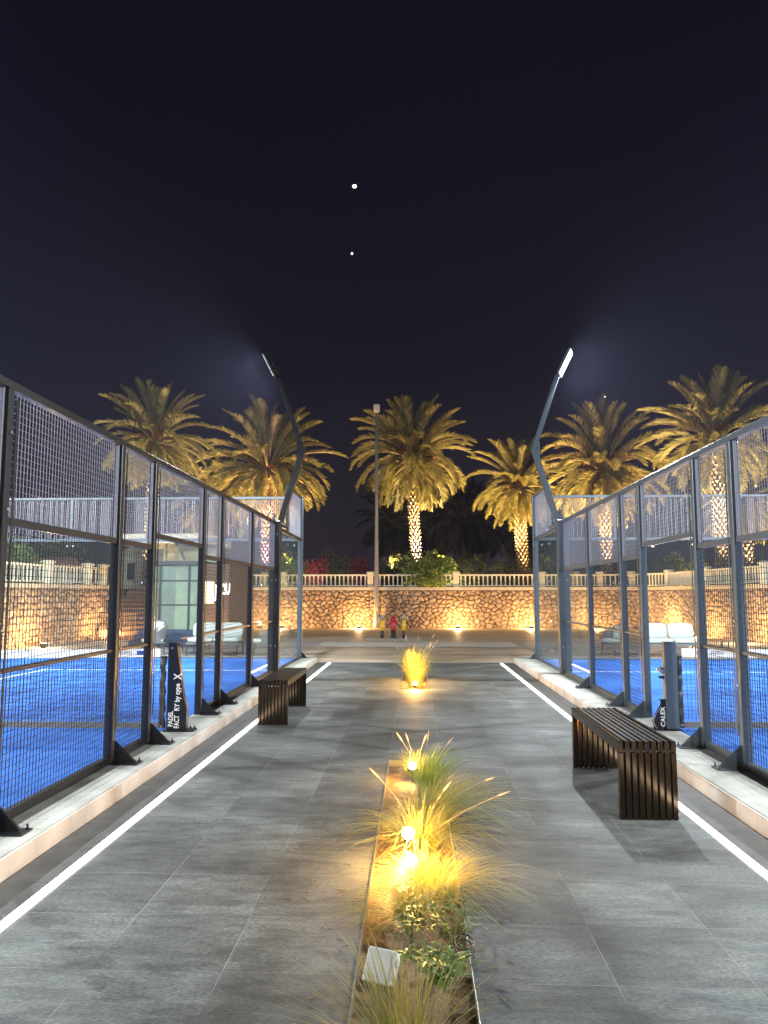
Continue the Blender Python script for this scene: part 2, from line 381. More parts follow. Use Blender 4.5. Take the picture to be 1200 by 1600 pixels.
struct('pavement', sheet([(-3.3, 3.5, 26.0, 28.6), (-1.9, .3, 29.3, 31.8)], -.001), M['strip'])
struct('road_gutter', sheet([(-3.3, 3.5, PE+.02, 20.25)], -.001), M['paving'])
# kerbs with the concrete margin the fences stand on; blue courts inside
XL, XR = -2.92, 3.06
KE = 20.0
for s, xf in ((-1, XL), (1, XR)):
    x0, x1 = sorted((s*2.54, xf - s*-.06)); 
    mb = MB()
    for k in range(9):
        y0 = -6 + k*2.9; y1 = min(y0+2.895, KE); mb.box(x0, x1, y0, y1, -.19, .14)
    struct('kerb', mb, M['concrete'])
    a, c = sorted((s*2.521, s*2.539)); mb = MB()
    for k in range(13):
        y0 = -6 + k*2.0; mb.cbox(a, c, y0, y0+1.996, -.15, .135, .003)
    struct('kerb_face', mb, M['kerbface'])
    xa, xb = sorted((xf + s*.062, xf + s*11)); struct('court_floor', MB().box(xa, xb, -.6, 19.55, -.19, .137), M['turf'])
    xa2, xb2 = sorted((xf + s*.062, xf + s*11)); struct('court_edge', MB().box(xa2, xb2, 19.5505, KE, -.19, .12), M['concrete'])
    l = MB()
    for y in (2.55, 16.45): 
        l.add([(xa,y-.025,.1412),(xb,y-.025,.1412),(xb,y+.025,.1412),(xa,y+.025,.1412)], [(0,1,2,3)])
    xc = xf + s*5.0
    for y0, y1 in ((2.575, 16.425),): l.add([(xc-.025,y0,.1412),(xc+.025,y0,.1412),(xc+.025,y1,.1412),(xc-.025,y1,.1412)], [(0,1,2,3)])
    struct('court_line', l, M['line'])
    # LED strip set flush beside the path
    xa, xb = sorted((s*2.154, s*2.212))
    side = 'left' if s < 0 else 'right'
    o = MB().box(xa, xb, -4, 19.85, -.18, .007).build('light_strip', M['led'])
    tag(o, 'white glowing light line sunk in the paving along the %s kerb' % side, 'light strip', 'light lines beside the path')

# soil and steel edging of the planting beds
for i, (y0, y1) in enumerate(beds):
    nx, ny = 14, int((y1-y0)/.045); mb = MB()
    for j in range(ny+1):
        for k in range(nx+1):
            x = BX0+.004+(BX1-BX0-.008)*k/nx; y = y0+(y1-y0)*j/ny
            z = -.05 + .014*math.sin(x*23+y*7)*math.cos(y*17-x*9) + random.uniform(-.005, .005)
            mb.v.append((x, y, z))
    for j in range(ny):
        for k in range(nx):
            a = j*(nx+1)+k; mb.f.append((a, a+1, a+nx+2, a+nx+1))
    struct('planter_soil', mb, M['soil'], True)
    mb = MB(); t = .004
    mb.box(BX0-.0, BX0+t, y0, y1, -.15, .012); mb.box(BX1-t, BX1, y0, y1, -.15, .012)
    mb.box(BX0+t, BX1-t, y0, y0+t, -.15, .011); mb.box(BX0+t, BX1-t, y1-t, y1, -.15, .011)
    single('metal_edging', mb, M['metal_edge'], ['thin steel edging around the long near planting bed', 'thin steel edging around the short far planting bed'][i], 'edging', (-.01, (y0+y1)/2, 0))

# ------------------------------------------------------------------ wire mesh panels
def wires(mb, axis, fixed, u0, u1, z0, z1, pv=.05, ph=.05, tv=.0052, th=.0024):
    nu = max(1, round((u1-u0)/pv)); nz = max(1, round((z1-z0)/ph))
    for i in range(1, nu):
        u = u0+(u1-u0)*i/nu
        if axis == 'y': mb.box(fixed-tv/2, fixed+tv/2, u-tv/2, u+tv/2, z0, z1)
        else: mb.box(u-tv/2, u+tv/2, fixed-tv/2, fixed+tv/2, z0, z1)
    for j in range(1, nz):
        z = z0+(z1-z0)*j/nz
        if axis == 'y': mb.box(fixed+tv/2, fixed+tv/2+th, u0, u1, z-th/2, z+th/2)
        else: mb.box(u0, u1, fixed+tv/2, fixed+tv/2+th, z-th/2, z+th/2)
    return mb
Z0 = .14; ZT = 3.24; ZG = 3.14; ZE = 4.22
def side_fence(s, xf, steel, label):
    root = empty('court_fence', (xf, 9.5, Z0), label, 'court fence')
    out = -s  # outward direction = towards the path
    posts = [3.0, 5.28, 7.42, 8.42, 10.45, 11.45, 13.6, 16.0]
    for y in posts:
        big = y in (3.0, 16.0)
        wx, wy = (.084, .08)
        if big: continue          # these two are the floodlight poles
        p = MB(); p.cbox(xf-wx/2, xf+wx/2, y-wy/2, y+wy/2, Z0, ZT-.03, .006)
        p.box(xf+out*.052-.003, xf+out*.052+.003, y-.012+.06*1, y+.012+.06, Z0+.3, ZT-.1)
        po = p.build('post', steel, root)
        e = xf+out*.05
        br = MB().prism([(e, Z0+.012), (e+out*.20, Z0+.012), (e+out*.20, Z0+.03), (e+out*.02, Z0+.20), (e, Z0+.215)], 'y', y-.012, y+.012)
        br.build('bracket', steel, po)
        a, c = sorted((e, e+out*.25)); bp = MB().box(a, c, y-.08, y+.08, Z0+.0005, Z0+.012)
        for dy in (-.055, .055):
            bp.lathe([(.013, Z0+.012), (.013, Z0+.024), (.008, Z0+.026), (.008, Z0+.045)], e+out*.225, y+dy, 8)
        bp.build('base_plate', steel, po)
        bo = MB()
        for z in (.75, 1.35, 2.2, 2.75): bo.box(xf+out*.056-.004, xf+out*.056+.004, y-.02, y+.0, z+Z0-.008, z+Z0+.008)
        for z in (2.35, 2.7): bo.box(xf-.008, xf+.008, y-.052, y-.044, z+Z0-.008, z+Z0+.008)
        bo.build_each('bolt', M['bolt'], po)
    # continuous top rail and bottom rail
    MB().cbox(xf-.04, xf+.04, 2.0, 17.4, ZT-.03, ZT+.03, .006).build('top_rail', steel, root)
    ys = [-.5, 3.0, 5.28, 7.42, 8.42, 10.45, 11.45, 13.6, 16.0]
    for a, c in zip(ys[:-1], ys[1:]):
        if a < 1: continue
        a2, c2 = a+.045, c-.045
        door = (a == 8.42)
        zb = 2.12+Z0 if not door else 2.26+Z0
        MB().cbox(xf-.025, xf+.025, a2, c2, zb-.03, zb+.03, .004).build('cross_rail', steel, root)
        mb = wires(MB(), 'y', xf, a2, c2, zb+.03, ZT-.03); mb.box(xf-.012, xf+.012, a2, a2+.02, zb+.03, ZT-.03); mb.box(xf-.012, xf+.012, c2-.02, c2, zb+.03, ZT-.03)
        mb.build('mesh_panel', M['wire'], root)
        if not door:
            MB().cbox(xf-.022, xf+.022, a2, c2, Z0+1.045, Z0+1.075, .003).build('mid_rail', steel, root)
            MB().cbox(xf-.035, xf+.035, a2, c2, Z0+.002, Z0+.07, .004).build('bottom_rail', steel, root)
            if a != 13.6:
                mb = wires(MB(), 'y', xf-s*0, a2, c2, Z0+.07, zb-.03, tv=.0042, th=.0038)
                mb.build('mesh_panel', M['wire_dark'], root)
            else:
                g = MB().box(xf-.006, xf+.006, a2+.002, c2-.002, Z0+.072, zb-.032).build('glass_panel', M['glass'], root)
    # glass bays at the end of the court
    for a, c in ((16.11, 17.50), (17.515, 19.48)):
        g = MB().box(xf-.006, xf+.006, a, c, Z0+.03, ZG-.035).build('glass_panel', M['glass'], root)
        bo = MB()
        for z in (.35, 1.0, 1.9, 2.75):
            for y in ((a+.07, c-.07)):
                bo.lathe([(.028, 0), (.028, .006)], 0, 0, 12)
                n = 24
                for i in range(len(bo.v)-n, len(bo.v)):
                    vx, vy, vz = bo.v[i]; bo.v[i] = (xf+out*(.007+vz), y+vx, Z0+z+vy)
        bo.build_each('bolt', M['bolt'], g)
    MB().cbox(xf-.03, xf+.03, 16.1, 19.53, ZG-.035, ZG+.035, .004).build('glass_rail', steel, root)
    MB().cbox(xf-.03, xf+.03, 16.1, 19.53, Z0+.002, Z0+.03, .004).build('bottom_rail', steel, root)
    MB().cbox(xf-.03, xf+.03, 17.46, 19.53, ZE-.03, ZE+.03, .004).build('end_rail', steel, root)
    p = MB().cbox(xf-.035, xf+.035, 17.46, 17.53, ZG+.035, ZE-.03, .004); p.build('stub_post', steel, root)
    wires(MB(), 'y', xf, 17.53, 19.53, ZG+.035, ZE-.03).build('mesh_panel', M['wire'], root)
    p = MB().cbox(xf-.06, xf+.06, 19.53, 19.65, Z0, ZE+.03, .006); po = p.build('corner_post', M['grey_steel'], root)
    e = xf+out*.06; y = 19.59
    MB().prism([(e, Z0+.012), (e+out*.14, Z0+.012), (e+out*.02, Z0+.14), (e, Z0+.14)], 'y', y-.01, y+.01).build('bracket', steel, po)
    return root
side_fence(-1, XL, M['black_steel'], 'black wire mesh and glass fence along the left blue court')
side_fence(1, XR, M['grey_steel'], 'lit-looking grey wire mesh and glass fence along the right blue court')

def end_wall(s, xf, label):
    y = 19.56
    root = empty('glass_wall', (xf+s*5, y, Z0), label, 'glass wall')
    x = xf + s*.075; k = 0
    xs = [xf+s*.075] + [xf+s*2.0*i for i in range(1, 6)]
    for a, c in zip(xs[:-1], xs[1:]):
        a1, c1 = sorted((a, c)); 
        g = MB().box(a1+.004, c1-.004, y-.006, y+.006, Z0+.02, ZG-.04).build('glass_panel', M['glass'], root)
        bo = MB()
        for z in (.25, 1.0, 1.9, 2.85):
            for x in (a1+.08, c1-.08):
                bo.tube([(x, y-.014, Z0+z), (x, y-.0065, Z0+z)], .024, 10)
        bo.build_each('bolt', M['bolt'], g)
        wires(MB(), 'x', y, a1+.03, c1-.03, ZG+.04, ZE-.03).build('mesh_panel', M['wire'], root)
        q = c if True else a
        MB().cbox(c-.03, c+.03, y-.03, y+.03, ZG+.04, ZE-.03, .004).build('post', M['grey_steel'], root)
    a1, c1 = sorted((xf+s*.062, xf+s*10))
    MB().cbox(a1, c1, y-.03, y+.03, ZG-.04, ZG+.04, .004).build('glass_rail', M['grey_steel'], root)
    MB().cbox(a1, c1, y-.03, y+.03, ZE-.03, ZE+.03, .004).build('top_rail', M['grey_steel'], root)
    MB().box(a1, c1, y-.03, y+.03, Z0-.01, Z0+.02).build('bottom_rail', M['grey_steel'], root)
end_wall(-1, XL, 'glass back wall with mesh top closing the left court')
end_wall(1, XR, 'glass back wall with mesh top closing the right court')

# ------------------------------------------------------------------ floodlight poles
def flood(x, y, s, yaw, steel, label, group='floodlight poles on the court fences'):
    # s: court side; the arm leans out over the path and returns over the court
    root = empty('floodlight_pole', (x, y, Z0), label, 'floodlight', group)
    o = -s
    w = .115
    MB().cbox(x-w, x+w, y-.09, y+.09, Z0, 3.28, .01).build('post', steel, root)
    bo = MB()
    for z in (.55, 1.9, 2.85):
        for dx in (-.045, .045): bo.tube([(x+dx, y-.096, Z0+z), (x+dx, y-.0905, Z0+z)], .013, 8)
    bo.build_each('bolt', M['bolt'], root)
    k = Vector((x+o*.56, y, 4.80)); top = Vector((x+o*.02, y, 6.36)); bt = Vector((x+o*.10, y, 3.25))
    ar = MB(); ar.bar(bt, k, .115, .125, up=(0, 1, 0)); ar.build('lower_arm', steel, root)
    ar = MB(); ar.bar(k+Vector((0, 0, -.05)), top, .10, .11, up=(0, 1, 0))
    ar.prism([(k.x-.10*o, k.z-.20), (k.x-o*.135, k.z-.18), (k.x-o*.135, k.z+.13), (k.x-o*.09, k.z+.12)], 'y', y-.02, y+.02)
    ar.build('upper_arm', steel, root)
    # head: a flat LED panel; local frame n (light direction), t (upwards along the head), b
    d = Vector((s*math.cos(yaw), -math.sin(yaw), 0)); tilt = R(27)
    n = Vector((d.x*math.cos(tilt), d.y*math.cos(tilt), -math.sin(tilt))); bb = Vector((0, 0, 1)).cross(d).normalized(); t = n.cross(bb).normalized()
    if t.z < 0: t = -t
    c = top + t*.30 + n*.03
    hd = MB()
    def slab(mb, c, hn, ht, hb):
        vs = [c + n*i*hn + t*j*ht + bb*k*hb for i in (-1, 1) for j in (-1, 1) for k in (-1, 1)]
        mb.add(vs, [(0,1,3,2),(4,6,7,5),(0,4,5,1),(2,3,7,6),(0,2,6,4),(1,5,7,3)])
    slab(hd, c, .022, .29, .20)
    for q in range(-4, 5): slab(hd, c - n*.035 + t*q*.045, .014, .006, .14)
    h = hd.build('lamp_head', steel, root)
    le = MB(); slab(le, c + n*.0245, .002, .27, .18); le.build('lens', M['lens_flood'], h)
    cl = MB(); cl.bar(top - t*.02, top + t*.09 - n*.01, .05, .07); cl.build('bracket', steel, root)
    light('lamp_light', 'AREA', c + n*.032, FLOOD_W, (.90, .96, 1), root, .36, .52, aim=n)
flood(XL, 16, -1, R(-7), M['black_steel'], 'black cranked floodlight pole on the left fence, its lamp seen edge on')
flood(XR, 16, 1, R(17), M['grey_steel'], 'grey cranked floodlight pole on the right fence, its white lamp face glaring')
for x, y, s, lab in ((XL, 3, -1, 'cranked floodlight pole beside the viewer on the near left fence'), (XR, 3, 1, 'cranked floodlight pole beside the viewer on the near right fence'),
                     (XL-10, 16, 1, 'cranked floodlight pole at the outer far corner of the left court'), (XR+10, 16, -1, 'cranked floodlight pole at the outer far corner of the right court'),
                     (XL-10, 3, 1, 'cranked floodlight pole at the outer near corner of the left court'), (XR+10, 3, -1, 'cranked floodlight pole at the outer near corner of the right court')):
    flood(x, y, s, 0, M['grey_steel'], lab)

# ------------------------------------------------------------------ nets
def text_mesh(s, size, depth=.003, bold=0):
    cu = bpy.data.curves.new('t', 'FONT'); cu.body = s; cu.size = size; cu.extrude = depth; cu.offset = bold; cu.resolution_u = 3
    o = bpy.data.objects.new('t', cu); C.objects.link(o)
    dg = bpy.context.evaluated_depsgraph_get(); me = bpy.data.meshes.new_from_object(o.evaluated_get(dg))
    bpy.data.objects.remove(o); bpy.data.curves.remove(cu)
    v = [tuple(q.co) for q in me.vertices]; f = [tuple(p.vertices) for p in me.polygons]; bpy.data.meshes.remove(me)
    return v, f
def text(mb, s, size, origin, ux, uy, bold=0, sx=1.0):
    v, f = text_mesh(s, size, bold=bold); ux = Vector(ux); uy = Vector(uy); un = ux.cross(uy)
    mb.add([Vector(origin) + ux*p[0]*sx + uy*p[1] + un*p[2] for p in v], f); return mb
def net(s, xf, label):
    y = 9.2 if s < 0 else 9.5
    root = empty('court_net', (xf+s*5, y, Z0), label, 'net')
    xi = -3.04 if s < 0 else 3.20
    nb = MB(); n = int(9.6/.05)
    def ztop(x):
        u = abs(x-xi)/9.6; return Z0+.86-.04*math.sin(math.pi*u)
    for i in range(n+1):
        x = xi + s*9.6*i/n; j = .006*math.sin(i*1.7)
        nb.bar((x+j, y+.004*math.sin(i), Z0+.09), (x, y, ztop(x)), .0032)
    for j in range(1, 17):
        pts = []
        for i in range(25):
            x = xi + s*9.6*i/24; z = Z0+.09 + (ztop(x)-Z0-.09)*j/17 + .006*math.sin(i*2.3+j); pts.append((x, y, z))
        for p, q in zip(pts[:-1], pts[1:]): nb.bar(p, q, .0032)
    nb.build('netting', M['net'], root)
    def band(z0, z1, m, name, th=.012):
        mb = MB(); 
        for i in range(24):
            xa = xi + s*9.6*i/24; xb = xi + s*9.6*(i+1)/24
            za = ztop(xa)-Z0-.86; zb = ztop(xb)-Z0-.86
            if z0 < .5: za = zb = 0
            a, c = (xa, xb)
            vs = []
            for (x, dz) in ((a, za), (c, zb)):
                for yy in (y-th, y+th):
                    for z in (z0+dz, z1+dz): vs.append((x, yy, Z0+z))
            mb.add(vs, [(0,1,3,2),(4,6,7,5),(0,4,5,1),(2,3,7,6),(1,5,7,3),(0,2,6,4)])
        return mb.build(name, m, root)
    tb = band(.86, .955, M['netband'], 'top_tape')
    band(.025, .095, M['greyband'], 'bottom_tape')
    for dx, w, c in ((.18, .10, 'navy'), (2.05, .09, 'navy'), (4.6, .2, 'navy'), (4.05, .07, 'green_print')):
        a, cc = sorted((xi+s*dx, xi+s*(dx+w))); dz = ztop(xi+s*dx)-Z0-.86
        MB().box(a, cc, y-.0145, y-.0125, Z0+.885+dz, Z0+.935+dz).build('logo', M[c], tb)
    mb = MB()
    for k, (dx, ln) in enumerate(((.34, .16), (2.2, .22), (3.4, .26))):
        for r in range(2):
            a, cc = sorted((xi+s*dx, xi+s*(dx+ln))); dz = ztop(xi+s*dx)-Z0-.86
            mb.box(a, cc, y-.0143, y-.0125, Z0+.893+dz+r*.022, Z0+.903+dz+r*.022)
    mb.build_each('print', M['greyband'], tb)
    # vinyl side band, laced to the post
    sb = MB(); xs = xi - s*.005; wv = .075
    pr = []
    for j in range(22):
        z = Z0+.03+.84*j/21; wob = .012*math.sin(j*1.3)+random.uniform(-.006, .006); pr.append((xs-s*wv/2+wob*.4, y-.012+wob, z))
    sb.tube(pr, [.036+random.uniform(-.006, .006) for _ in pr], 8)
    sb.build('side_band', M['vinyl'], root, True)
    la = MB()
    xp = -2.93 if s < 0 else 3.12
    for j in range(6):
        z = Z0+.14+j*.135; la.bar((xp, y-.03, z+.05), (xs-s*.02, y-.055, z-.02), .003); la.bar((xs-s*.02, y-.055, z-.02), (xs+s*.005, y-.05, z+.02), .003)
    la.bar((xp, y-.05, Z0+.9), (xi, y-.01, Z0+.93), .008)
    la.build('lacing', M['greyband'], root)
    if s < 0:
        # tapered board post with lettering
        x0 = -2.93; pm = [(x0, Z0+.02), (x0+.235, Z0+.02), (x0+.235, Z0+.26), (x0+.19, Z0+.42), (x0+.105, Z0+.99), (x0+.10, Z0+1.03), (x0, Z0+1.03)]
        p = MB().prism(pm, 'y', y-.05, y-.04); p.prism([(q[0], q[1]) for q in pm], 'y', y+.03, y+.04)
        fl = [(x0+.235, Z0+.02), (x0+.235, Z0+.26), (x0+.19, Z0+.42), (x0+.105, Z0+.99)]
        po = p.build('net_post', M['black_steel'], root)
        e = MB()
        for q, r in zip(fl[:-1], fl[1:]): e.add([(q[0]+.0005, y-.05, q[1]), (q[0]+.0005, y+.04, q[1]), (r[0]+.0005, y+.04, r[1]), (r[0]+.0005, y-.05, r[1])], [(0,1,2,3)]); e.add([(q[0]-.004, y-.04, q[1]), (q[0]-.004, y+.03, q[1]), (r[0]-.004, y+.03, r[1]), (r[0]-.004, y-.04, r[1])], [(3,2,1,0)])
        e.box(x0+.001, x0+.10, y-.0395, y+.0295, Z0+1.022, Z0+1.029); e.box(x0+.001, x0+.006, y-.0395, y+.0295, Z0+.03, Z0+1.02)
        e.build('flange', M['black_steel'], po)
        t = MB(); yy = y-.0535
        text(t, 'PADEL', .078, (x0+.075, yy, Z0+.055), (0, 0, 1), (-1, 0, 0), .0015, .78)
        text(t, 'FACT', .085, (x0+.150, yy, Z0+.035), (0, 0, 1), (-1, 0, 0), .0015, .72)
        text(t, 'RY by cype', .085, (x0+.150, yy, Z0+.235), (0, 0, 1), (-1, 0, 0), .0015, .82)
        text(t, 'X', .13, (x0+.165, yy, Z0+.60), (0, 0, 1), (-1, 0, 0), .002, .75)
        t.build('lettering', M['white'], po)
        MB().tube([(x0+.045, y-.055, Z0+.965), (x0+.045, y-.0505, Z0+.965)], .013, 10).build('bolt', M['bolt'], po)
        bp = MB().box(x0-.03, x0+.33, y-.09, y+.09, Z0+.0015, Z0+.016)
        for dx in (.26, .31):
            for dy in (-.06, .05): bp.lathe([(.013, Z0+.016), (.013, Z0+.03), (.008, Z0+.05)], x0+dx, y+dy, 8)
        bp.build('base_plate', M['black_steel'], po)
    else:
        x0 = 2.98
        p = MB().cbox(x0, x0+.15, y-.06, y+.06, Z0+.012, Z0+1.02, .008); p.box(x0+.005, x0+.145, y-.04, y+.04, Z0+1.0205, Z0+1.035)
        po = p.build('net_post', M['grey_steel'], root)
        w = MB().lathe([(.035, 0), (.035, .05), (.02, .055), (.02, .075)], 0, 0, 12)
        w.v = [(x0-.002-vz, y+vx, Z0+.70+vy) for vx, vy, vz in w.v]; w.build('winder', M['bolt'], po)
        w = MB().box(x0-.06, x0-.001, y-.02, y+.02, Z0+.60, Z0+.63); w.build('crank', M['black_steel'], po)
        # racket shaped stay with lettering
        pl = MB().prism([(x0-.001, Z0+.012), (x0-.14, Z0+.012), (x0-.165, Z0+.10), (x0-.13, Z0+.19), (x0-.06, Z0+.30), (x0-.06, Z0+.34), (x0-.085, Z0+.36), (x0-.001, Z0+.36)], 'y', y-.035, y-.027)
        ps = pl.build('stay_plate', M['black_steel'], po)
        ou = MB(); pts = [(x0-.125, y-.040, Z0+.03), (x0-.158, y-.040, Z0+.10), (x0-.12, y-.040, Z0+.19), (x0-.055, y-.040, Z0+.27)]
        ou.tube(pts, .006, 6); ps2 = ou.build('racket_outline', M['bolt'], ps)
        t = MB(); text(t, 'CALEX', .075, (x0-.012, y-.039, Z0+.04), (0, 0, 1), (-1, 0, 0), .001, 1.0); t.build('lettering', M['white'], ps)
        bp = MB().box(x0-.20, x0+.17, y-.09, y+.09, Z0+.0015, Z0+.012)
        for dx in (-.18, -.12, -.06): bp.lathe([(.012, Z0+.012), (.012, Z0+.026), (.008, Z0+.04)], x0+dx, y-.065, 8)
        bp.build('base_plate', M['black_steel'], po)
net(-1, XL, 'net across the left court, black board post lettered PADEL')
net(1, XR, 'net across the right court, square grey post with a lettered stay')

# ------------------------------------------------------------------ benches
def bench(x0, x1, y0, y1, label):
    root = empty('slatted_bench', ((x0+x1)/2, (y0+y1)/2, 0), label, 'bench', 'slatted benches along the path')
    H = .595; n = 9; wd = (x1-x0-.001); p = wd/n; bar = p-.014
    for k in range(2):
        ya = y0 if k == 0 else y1-.055; mb = MB()
        for i in range(n):
            xa = x0+p*i+.007; top = H if i % 2 else H-.085
            mb.cbox(xa, xa+bar, ya, ya+.055, .004, top, .003)
        pass
        lg = mb.build('leg', M['bench'], root)
        MB().box(x0+.012, x1-.012, ya+.022, ya+.034, .008, H-.09).build('backing_plate', M['dark'], lg)
    mb = MB()
    for i in range(1, n-1):
        xa = x0+p*i+.007
        if i % 2: mb.cbox(xa, xa+bar, y0+.057, y1-.057, H-.085, H-.002, .003)
        else: mb.cbox(xa, xa+bar, y0, y1, H-.083, H, .003)
    for yy in (y0+.4, (y0+y1)/2, y1-.4): mb.box(x0+.05, x1-.05, yy-.02, yy+.02, H-.12, H-.0855)
    mb.build('seat', M['benchtop'], root)
    for i in (0, n-1):
        xa = x0+p*i+.007
        MB().cbox(xa, xa+bar, y0, y1, H-.083, H+.001, .004).build('side_beam', M['bench'], root)
bench(1.585, 2.045, 6.25, 8.08, 'long dark slatted bench on the right, nearer the camera')
bench(-2.115, -1.70, 10.45, 12.25, 'dark slatted bench on the left beside the tall black post')

# ------------------------------------------------------------------ planting in the beds
def grass(name, x, y, label, n=220, h=.45, spread=.35, r0=.05, lean=(0, 0), mat_='grass_y', w=.0035, heads=0, zb=-.045, seed=1, droop=1.0):
    rd = random.Random(seed)
    root = empty(name, (x, y, zb), label, 'grass clump', 'ornamental grass clumps in the beds')
    mb = MB()
    for i in range(n):
        a = rd.uniform(0, 2*math.pi); rr = r0*math.sqrt(rd.random()); px, py = x+rr*math.cos(a), y+rr*math.sin(a)
        a2 = a + rd.gauss(0, .5); ln = h*rd.uniform(.55, 1.25); out_ = spread*rd.uniform(.15, 1.25)
        d = Vector((math.cos(a2), math.sin(a2), 0)); ld = Vector((lean[0], lean[1], 0))
        sd = Vector((-d.y, d.x, 0)); tw = rd.uniform(-.5, .5); ww = w*rd.uniform(.6, 1.3)
        pts = []; ns = 6
        for k in range(ns+1):
            t = k/ns
            pos = Vector((px, py, zb)) + d*out_*t**1.6 + ld*t*t*ln + Vector((0, 0, ln*(t - .42*droop*t**3*min(1.6, out_/h+.3)))) + sd*tw*.06*t*t
            pts.append(pos)
        vs = []
        for k, p in enumerate(pts):
            q = ww*(1-k/ns)**.6/2 + .0004; vs += [p - sd*q, p + sd*q]
        mb.add(vs, [(2*k, 2*k+1, 2*k+3, 2*k+2) for k in range(ns)])
    mb.build('blades', M[mat_], root)
    for i in range(heads):
        a = rd.uniform(0, 2*math.pi); d = Vector((math.cos(a), math.sin(a)*.6, 0)); ln = h*rd.uniform(1.1, 1.5)
        o_ = spread*rd.uniform(.4, 1.3)
        P = [Vector((x, y, zb)) + d*o_*t**1.5 + Vector((lean[0]*ln*t*t, lean[1]*ln*t*t, ln*t*(1-.12*t))) for t in (0, .3, .6, .85, .93, 1.0)]
        mb = MB(); mb.tube(P[:4], .0012, 4); e = P[3]; dd = (P[5]-P[3]).normalized(); L_ = .10
        mb.tube([e, e+dd*L_*.2, e+dd*L_*.6, e+dd*L_], [.002, .0065, .006, .001], 7)
        mb.build('seed_head', M['seed'], root, True)
    return root
G_ = grass
G_('fountain_grass', .0, 7.85, 'small yellow grass clump at the far end of the long bed', 320, .30, .27, .10, heads=3, seed=1, w=.005)
G_('fountain_grass', .12, 7.10, 'upright bright green grass clump behind the glaring lamps', 340, .42, .26, .11, lean=(.30, 0), mat_='grass_g', heads=2, seed=2, w=.005, droop=.6)
G_('fountain_grass', .17, 6.3, 'wide soft green clump drooping over the right edging', 420, .46, .62, .11, lean=(.45, 0), mat_='grass_y', heads=1, seed=3, w=.0062)
G_('fountain_grass', .04, 5.65, 'golden clump close behind the two brightest lamps', 420, .42, .56, .12, lean=(.1, 0), heads=3, seed=4, w=.0062)
G_('fountain_grass', .10, 4.75, 'golden clump just in front of the brightest lamps', 420, .33, .50, .12, lean=(.18, 0), heads=0, seed=5, w=.0055)
G_('fountain_grass', -.03, 4.42, 'low arching clump with a green heart, fanning to the left', 340, .24, .34, .05, lean=(-.1, -.1), heads=0, seed=6, w=.0062)
G_('fountain_grass', -.05, 2.98, 'tall pale clump cut off by the lower edge of the photo', 300, .40, .34, .08, lean=(-.1, .25), heads=0, seed=7, droop=.5, w=.005)
G_('fountain_grass', .01, 15.1, 'bright yellow clump around the lamp of the far bed', 520, .80, .46, .13, heads=6, seed=8, w=.009)
G_('fountain_grass', -.02, 16.3, 'upright clump second in the far bed, with pale seed heads', 600, .78, .44, .12, heads=5, seed=9, w=.009)

def leaf(mb, p, d, ln, wd, up=(0, 0, 1), droop=.25):
    p = Vector(p); d = Vector(d).normalized(); s = d.cross(Vector(up)).normalized(); n = s.cross(d)
    vs = []
    for t, q in ((0, .05), (.3, .5), (.6, .42), (1, .02)):
        c = p + d*ln*t - n*droop*ln*t*t; vs += [c - s*wd*q, c + n*wd*-.12*q, c + s*wd*q]
    fs = []
    for k in range(3): fs += [(3*k, 3*k+1, 3*k+4, 3*k+3), (3*k+1, 3*k+2, 3*k+5, 3*k+4)]
    mb.add(vs, fs)
def weed(x, y, label, nst, h, r, seed, ls=.06):
    rd = random.Random(seed); root = empty('leafy_weed', (x, y, -.045), label, 'weed', 'leafy weeds in the long bed')
    st = MB(); lf = MB()
    for i in range(nst):
        a = rd.uniform(0, 6.28); d = Vector((math.cos(a), math.sin(a), 0)); hh = h*rd.uniform(.5, 1.1); o_ = r*rd.uniform(.4, 1.1)
        P = [Vector((x, y, -.045)) + d*o_*t + Vector((0, 0, hh*math.sin(t*1.7))) for t in (0, .25, .5, .75, 1)]
        st.tube(P, [.003, .0026, .0022, .0018, .001], 5)
        for k in range(16):
            t = rd.uniform(.15, 1); q = min(3, int(t*4)); p = P[q].lerp(P[q+1], t*4-q)
            la = rd.uniform(0, 6.28); leaf(lf, p, (math.cos(la), math.sin(la), rd.uniform(.0, .9)), ls*rd.uniform(.6, 1.4), ls*rd.uniform(.14, .3))
    st.build('stems', M['stem'], root); lf.build('leaves', M['weed'], root)
weed(.10, 3.72, 'dense green weed with narrow leaves beside the white box', 17, .17, .17, 11, .075)
weed(.19, 4.05, 'taller weed with pale stems against the right edging', 12, .26, .14, 12, .05)
weed(-.02, 4.12, 'thin weed with red stems in the middle of the long bed', 4, .18, .12, 13)
weed(-.17, 3.72, 'tiny seedling with two leaves above the white box', 1, .08, .05, 14, .035)
# loose cable
pts = []
for k in range(60):
    a = k/59*4.2*math.pi; rr = .06+.008*math.sin(a*.7); pts.append((.235+rr*.8*math.cos(a)+.01*math.sin(a*.3), 3.95+rr*1.7*math.sin(a), .015+.0012*k))
single('cable', MB().tube(pts, .0035, 6), M['cable'], 'loose loops of black cable at the right edge of the long bed', 'cable', (.235, 3.95, 0), smooth=True)
